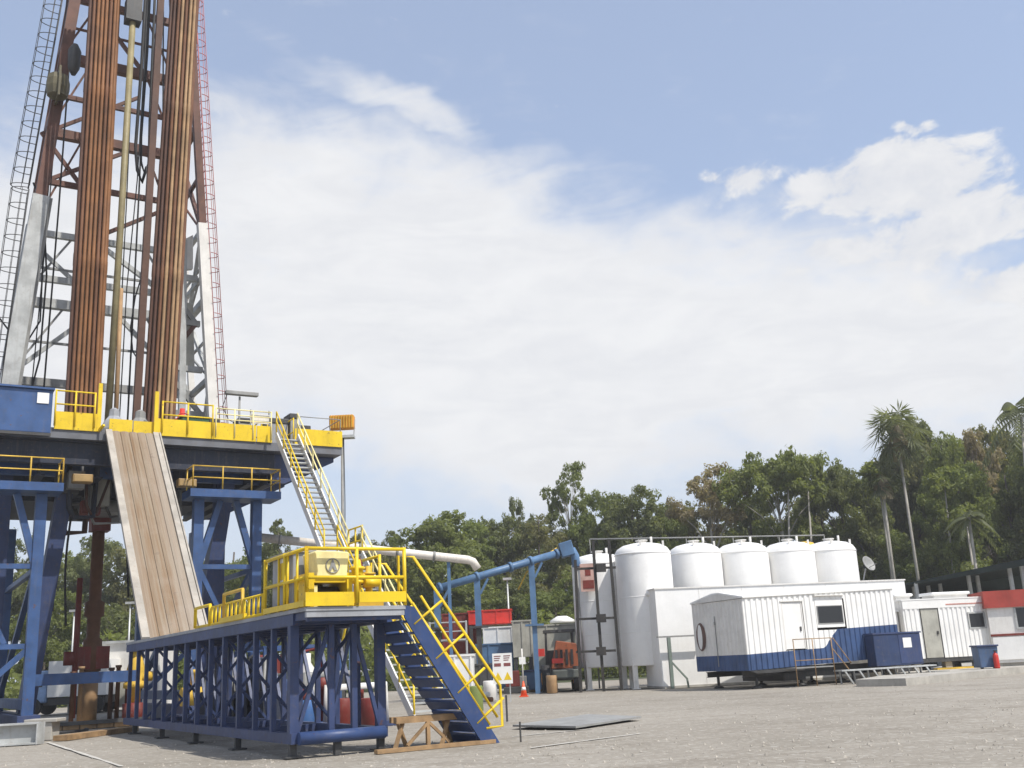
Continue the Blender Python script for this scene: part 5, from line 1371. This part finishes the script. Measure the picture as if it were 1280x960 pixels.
# the forest mass behind and between them
fill = [(18, 640, 95), (70, 662, 90), (128, 668, 90), (185, 655, 90), (238, 672, 90), (292, 668, 84), (386, 692, 84), (420, 690, 80), (510, 672, 84), (592, 668, 80), (668, 655, 84), (742, 650, 84), (770, 640, 84), (860, 640, 84), (915, 628, 90), (1000, 610, 90), (1060, 625, 84), (1100, 598, 90), (1140, 585, 90), (1225, 585, 90), (1275, 590, 90), (1340, 590, 110), (-60, 640, 120)]
for k, (px, yt, w) in enumerate(fill):
    place_tree('full', 31+k % 4, px, yt, w, 112+(k*7) % 9, 'leafy tree in the unbroken forest row behind the taller trees', (L_dark, L_mid, L_dark, L_olive)[k % 4], group='trees of the back forest row')
for k, (px, yt, w) in enumerate(((470, 676, 80), (505, 668, 80), (590, 660, 84), (628, 652, 80), (668, 640, 84), (716, 640, 84), (752, 626, 80), (822, 628, 84), (864, 622, 84), (412, 688, 80), (325, 690, 80))):
    place_tree('full', 31+k % 4, px, yt-14, w, 106+(k*3) % 6, 'bushy tree in the middle forest row behind the pipes and tanks', (L_olive, L_mid, L_fresh, L_dark)[k % 4], group='trees of the middle forest row')
low = [(60, 730), (150, 742), (230, 745), (320, 748), (500, 742), (590, 728), (640, 706), (690, 716), (735, 700), (905, 690), (1000, 690), (1085, 690), (1130, 655), (1180, 640), (1240, 640), (1300, 630)]
for k, (px, yt) in enumerate(low):
    place_tree('bush', 41+k % 3, px, yt, 104, 92+(k*5) % 8, 'low bushy tree at the forest edge right behind the yard', (L_mid, L_dark, L_fresh, L_mid, L_olive)[k % 5], group='low trees at the forest edge')

for k, (px, yt, w) in enumerate(((1062, 588, 80), (1095, 556, 84), (1128, 540, 80), (1152, 536, 76), (1185, 540, 84), (1210, 548, 84), (1238, 552, 84), (1268, 548, 90), (1015, 590, 84), (930, 600, 84))):
    place_tree('full', 31+k % 4, px, yt-24, w, 104+(k*5) % 7, 'tall leafy tree in the thick forest wall behind the palms', (L_mid, L_dark, L_olive, L_dark)[k % 4], group='trees of the forest wall on the right')
for k, (xt, yt, xb, Y) in enumerate(((1098, 600, 1118, 91), (1010, 612, 1012, 95), (1206, 640, 1220, 89), (985, 600, 978, 95), (1180, 600, 1190, 91))):
    a_, b_ = atY(xt, yt, Y), atY(xb, 770, Y); o = bpy.data.objects.new('bare_trunk', None); o.location = (b_.x, Y, 0); col.objects.link(o); INFO[o.name] = (WORLD, Vector((b_.x, Y, 0)))
    tag(o, ('slim pale bare trunk left of the fan palm trunk', 'slim pale trunk rising behind the rightmost white tank', 'slim pale trunk above the shade shelter', 'pale leaning trunk behind the middle white tanks', 'slim pale trunk right of the fan palm trunk')[k], 'tree')
    MB().path([(b_.x, Y, 0), ((a_.x+b_.x)/2+.15, Y, a_.z*.5), a_], .1, 7, [.15, .12, .06]).build('trunk', M_pale, o)
    rs_ = np.random.RandomState(60+k); cs_ = np.array([[a_.x, Y, a_.z]])+rs_.normal(size=(7, 3))*np.array([.9, .9, .5])
    V_ = leaf_cloud(rs_, *sprays(rs_, cs_, np.full(7, .8), np.full(7, 120)), .22)-np.array([b_.x, Y, 0])
    c_ = bpy.data.objects.new('crown', quad_mesh('crown', V_, L_mid)); col.objects.link(c_); c_.parent = o

# palms and bare stems
def palm(name, label, px, ytop, xb, Y, nf, fl, droop, fan, m):
    top = atY(px, ytop, Y); bx = atY(xb, 760, Y).x
    t = thing(name, label, 'palm', (bx, Y, 0))
    cz = top.z-fl*.62
    MB().path([(bx, Y, 0), (bx+(top.x-bx)*.4, Y, cz*.5), (top.x, Y, cz)], .2, 8, [.17, .13, .12]).build('trunk', M_pale, t)
    rs = np.random.RandomState(int(px)); V = []
    C_ = np.array([top.x, Y, cz])
    for k in range(nf):
        az = 6.283*k/nf*2.618+rs.random()*.5; el = R((-75 if fan else -30)+(150 if fan else 110)*((k*7) % nf)/nf)
        d = np.array([math.cos(az)*math.cos(el), math.sin(az)*math.cos(el), math.sin(el)])
        L = fl*(.8+.35*rs.random()); side = np.array([-math.sin(az), math.cos(az), 0]); n = 13
        pts = [C_+d*L*s-np.array([0, 0, 1])*droop*L*s*s for s in np.linspace(0, 1, n+1)]
        if fan:
            hub = pts[n//2]
            for j in range(17):
                a = R(-115+230*j/16); upv = np.cross(side, d)
                tip = hub+(d*math.cos(a)+side*math.sin(a)*.95)*L*(.42+.16*rs.random())-np.array([0, 0, 1])*L*(.10+.22*rs.random())
                e = np.cross(tip-hub, upv); e = e/np.linalg.norm(e)*.075
                V += [hub-e*.3, hub+(tip-hub)*.55-e, tip, hub+(tip-hub)*.55+e]
            e = side*.05; V += [C_-e, hub-e, hub+e, C_+e]
        else:
            for j in range(2, n+1):
                for s in (-1, 1):
                    p = pts[j]; ll = L*.24*(1-.55*abs(j/n-.5)); q = p+side*s*ll*.8+(pts[j]-pts[j-1])*.9-np.array([0, 0, 1])*ll*.55
                    w = (pts[j]-pts[j-1]); w = w/np.linalg.norm(w)*.11
                    V += [p-w, p+w, q+w*.4, q-w*.4]
            for j in range(n):
                e = np.array([0, 0, .05]); V += [pts[j]-e, pts[j+1]-e, pts[j+1]+e, pts[j]+e]
    if fan:
        D_ = []
        for k in range(26):
            a = rs.random()*6.28; p = C_+np.array([math.cos(a)*.35, math.sin(a)*.35, -.1-.5*rs.random()]); L = fl*(.4+.5*rs.random())
            e = np.array([-math.sin(a), math.cos(a), 0])*.12; q = p+np.array([math.cos(a)*.5, math.sin(a)*.5, -L])
            D_ += [p-e, p+e, q+e*1.6, q-e*1.6]
        o = bpy.data.objects.new('dead_fronds', quad_mesh('dead_fronds', np.array(D_)-np.array([bx, Y, 0]), L_russet)); col.objects.link(o); o.parent = t
    o = bpy.data.objects.new('crown', quad_mesh('crown', np.array(V)-np.array([bx, Y, 0]), m)); col.objects.link(o); o.parent = t
    return t
palm('palm_tree', 'tall fan palm with a shaggy head and straight pale trunk', 1115, 502, 1153, 90, 34, 3.3, .55, True, L_palm)
palm('palm_tree', 'arching feather palm leaning in at the right edge of the picture', 1270, 484, 1296, 90, 18, 4.2, .75, False, L_palm)
palm('palm_tree', 'shorter fan palm below and left of the tall fan palm', 1098, 572, 1122, 90.5, 22, 2.2, .6, True, L_palm)
palm('palm_tree', 'small feather palm with a pale stem above the shade shelter', 1208, 628, 1226, 86, 12, 2.0, .7, False, L_palm)
# undergrowth along the forest foot
rs = np.random.RandomState(5); n = 26000
X = rs.uniform(-62, 72, n); Yd = 84+rs.random(n)*9+3*np.sin(X*.21); hmax = 2.2+1.5*np.sin(X*.37+1)+1.3*np.sin(X*.9)+1.2*rs.random(n)
cen = np.stack([X, Yd, np.abs(hmax)*rs.random(n)**.7], 1)
V = leaf_cloud(rs, cen, np.full(n, .3), np.ones(n, int), .34, 1.0)
o = bpy.data.objects.new('undergrowth', quad_mesh('undergrowth', V, L_mid)); col.objects.link(o); tag(o, kind='stuff')
def grass_ground():
    m, t, p = base_mat('forest_floor')
    pos = t.new('ShaderNodeNewGeometry').outputs['Position']
    t.put(p.inputs['Base Color'], t.mix(t.noise(pos, .6, 5), (.03, .045, .02), (.08, .09, .04))); p.inputs['Roughness'].default_value = .9
    return m
tag(MB().add([(-300, 82, -.005), (300, 82, -.005), (300, 600, -.005), (-300, 600, -.005)], [(0, 1, 2, 3)]).build('grass_field', grass_ground(), base=(0, 0, 0)), kind='structure')

# ------------------------------------------------------------------ SKY
SAZ, SEL = R(128), R(56)
w = bpy.data.worlds.new('World'); sc.world = w; w.use_nodes = True
t = NT(w.node_tree)
bg = t.n['Background']
sky = t.new('ShaderNodeTexSky'); sky.sky_type = 'NISHITA'; sky.sun_disc = False
sky.sun_elevation = SEL; sky.sun_rotation = SAZ; sky.air_density = 1.0; sky.dust_density = 1.6; sky.ozone_density = 1.0; sky.altitude = 200
dirv = t.new('ShaderNodeTexCoord').outputs['Generated']
sp_ = t.new('ShaderNodeSeparateXYZ'); t.put(sp_.inputs[0], dirv)
az = t.math('ARCTAN2', sp_.outputs[0], sp_.outputs[1]); el = t.math('ARCSINE', sp_.outputs[2])
cmb = t.new('ShaderNodeCombineXYZ'); t.put(cmb.inputs[0], t.math('MULTIPLY', az, t.math('COSINE', el))); t.put(cmb.inputs[1], t.math('MULTIPLY', el, 1.5))
uvw = cmb.outputs[0]
wn1 = t.noise(uvw, 3.2, 5, .6); wn2 = t.noise(t.mapping(uvw, (1, 1, 1), (0, 0, R(70))), 3.7, 5, .6)
az0, el0 = az, el
az = t.math('ADD', az, t.math('MULTIPLY', t.math('SUBTRACT', wn1, .5), .22)); el = t.math('ADD', el, t.math('MULTIPLY', t.math('SUBTRACT', wn2, .5), .16))
nA = t.noise(uvw, 5.5, 8, .58, .5); nB = t.noise(t.mapping(uvw, (1, 2.2, 1), (0, 0, R(-18))), 9, 7, .62, .9); nC = t.noise(uvw, 22, 6, .6, .3)
def ae(px, py):
    d = ray(px, py); return math.atan2(d.x, d.y), math.asin(d.z/d.length)
def blob(px, py, rx, ry, rot, wgt):
    a, e = ae(px, py); c, s = math.cos(R(rot)), math.sin(R(rot)); ce = math.cos(e)
    da = t.math('MULTIPLY', t.math('SUBTRACT', az, a), ce); de = t.math('SUBTRACT', el, e)
    u = t.math('ADD', t.math('MULTIPLY', da, c*FPX/rx), t.math('MULTIPLY', de, s*FPX/rx))
    v = t.math('ADD', t.math('MULTIPLY', da, -s*FPX/ry), t.math('MULTIPLY', de, c*FPX/ry))
    d = t.math('SQRT', t.math('ADD', t.math('MULTIPLY', u, u), t.math('MULTIPLY', v, v)))
    return t.math('MULTIPLY', t.ramp(d, 1.25, .1), wgt)
blobs = [(640, 430, 580, 225, -6, 1.05), (370, 260, 230, 150, -30, .80), (520, 350, 330, 190, -12, 1.0), (150, 400, 420, 260, 0, .95), (490, 140, 190, 36, -24, .50), (640, 215, 170, 40, -22, .34),
         (1000, 450, 560, 150, -4, .92), (850, 300, 170, 60, -8, .5), (-150, 260, 300, 160, 0, .7), (1500, 400, 300, 170, 0, .7)]
puffs = [(925, 205, 85, 40, 10, .9), (1110, 238, 185, 62, -10, 1.0), (1160, 290, 190, 50, 8, .95), (1025, 325, 85, 30, 0, .85), (1240, 345, 150, 48, 6, .85), (1160, 180, 34, 15, 0, .8), (1270, 245, 80, 40, 0, .8)]
cov = None
for b_ in blobs:
    m_ = blob(*b_); cov = m_ if cov is None else t.math('MAXIMUM', cov, m_)
# scattered cloud over the rest of the sky, away from this side
gen = t.math('MULTIPLY', t.ramp(nA, .50, .66), t.ramp(t.math('ABSOLUTE', az), .9, 1.4)); gen = t.math('MULTIPLY', gen, .8)
cov = t.math('MAXIMUM', cov, gen)
f = t.math('ADD', cov, t.math('MULTIPLY', t.math('SUBTRACT', nA, .5), .75)); f = t.math('ADD', f, t.math('MULTIPLY', t.math('SUBTRACT', nB, .5), .65))
f = t.math('ADD', f, t.math('MULTIPLY', t.math('SUBTRACT', nC, .5), .25))
mask = t.ramp(f, .04, .72)
nD = t.noise(uvw, 15, 8, .62, .35)
pc = None
for b_ in puffs:
    m_ = blob(*b_); pc = m_ if pc is None else t.math('MAXIMUM', pc, m_)
fp = t.math('ADD', pc, t.math('MULTIPLY', t.math('SUBTRACT', nD, .5), 2.4))
pmask = t.ramp(fp, .36, .78)
mask = t.math('MULTIPLY', mask, t.ramp(el0, -.02, .03))
# pale air low down
hz = t.ramp(el0, .40, .0)
skyc = t.mix(.38, t.mix(1.0, sky.outputs[0], (.93, .98, 1.02), 'MULTIPLY'), (3.6, 4.0, 4.9))       # thin high veil over the whole sky
skyc = t.mix(t.math('MULTIPLY', hz, .85), skyc, (3.55, 3.85, 4.4))
shade = t.ramp(t.math('ADD', nB, t.math('MULTIPLY', nC, .4)), .45, .95)
cloud = t.mix(shade, (4.9, 4.93, 5.0), (4.4, 4.46, 4.62))
pcloud = t.mix(t.ramp(nD, .35, .68), (4.05, 4.15, 4.4), (4.75, 4.75, 4.8))
skyc = t.mix(t.math('MULTIPLY', mask, .97), skyc, cloud)
skyc = t.mix(t.math('MULTIPLY', pmask, .95), skyc, pcloud)
t.put(bg.inputs[0], skyc)
bg.inputs[1].default_value = .15
sd_ = Vector((math.sin(SAZ)*math.cos(SEL), math.cos(SAZ)*math.cos(SEL), math.sin(SEL)))
sl_ = bpy.data.lights.new('sun', 'SUN'); sl_.energy = 3.9; sl_.angle = R(.53); sl_.color = (1.0, .955, .88)
so = bpy.data.objects.new('sun', sl_); col.objects.link(so); so.rotation_euler = (-sd_).to_track_quat('-Z', 'Y').to_euler()
so.location = (40, -20, 60)

sc.render.engine = 'CYCLES'
sc.view_settings.view_transform = 'Standard'; sc.view_settings.look = 'None'
sc.view_settings.exposure = .32; sc.view_settings.gamma = 1; sc.view_settings.use_curve_mapping = False
sc.cycles.use_denoising = True
sc.cycles.max_bounces = 6; sc.cycles.transparent_max_bounces = 4
sc.render.resolution_x = 1024; sc.render.resolution_y = 768

# ------------------------------------------------------------------ AIR
hz_ = MB().bb((-400, -60, -3), (400, 420, 60)).build('haze', M_glass, base=(0, 0, 0))
hm = bpy.data.materials.new('air'); hm.use_nodes = True; nt_ = hm.node_tree; nt_.nodes.clear()
vo = nt_.nodes.new('ShaderNodeVolumePrincipled'); ou = nt_.nodes.new('ShaderNodeOutputMaterial'); nt_.links.new(vo.outputs[0], ou.inputs['Volume'])
vo.inputs['Color'].default_value = (1, 1, 1, 1); vo.inputs['Density'].default_value = .00055
hz_.data.materials.clear(); hz_.data.materials.append(hm); tag(hz_, kind='stuff')
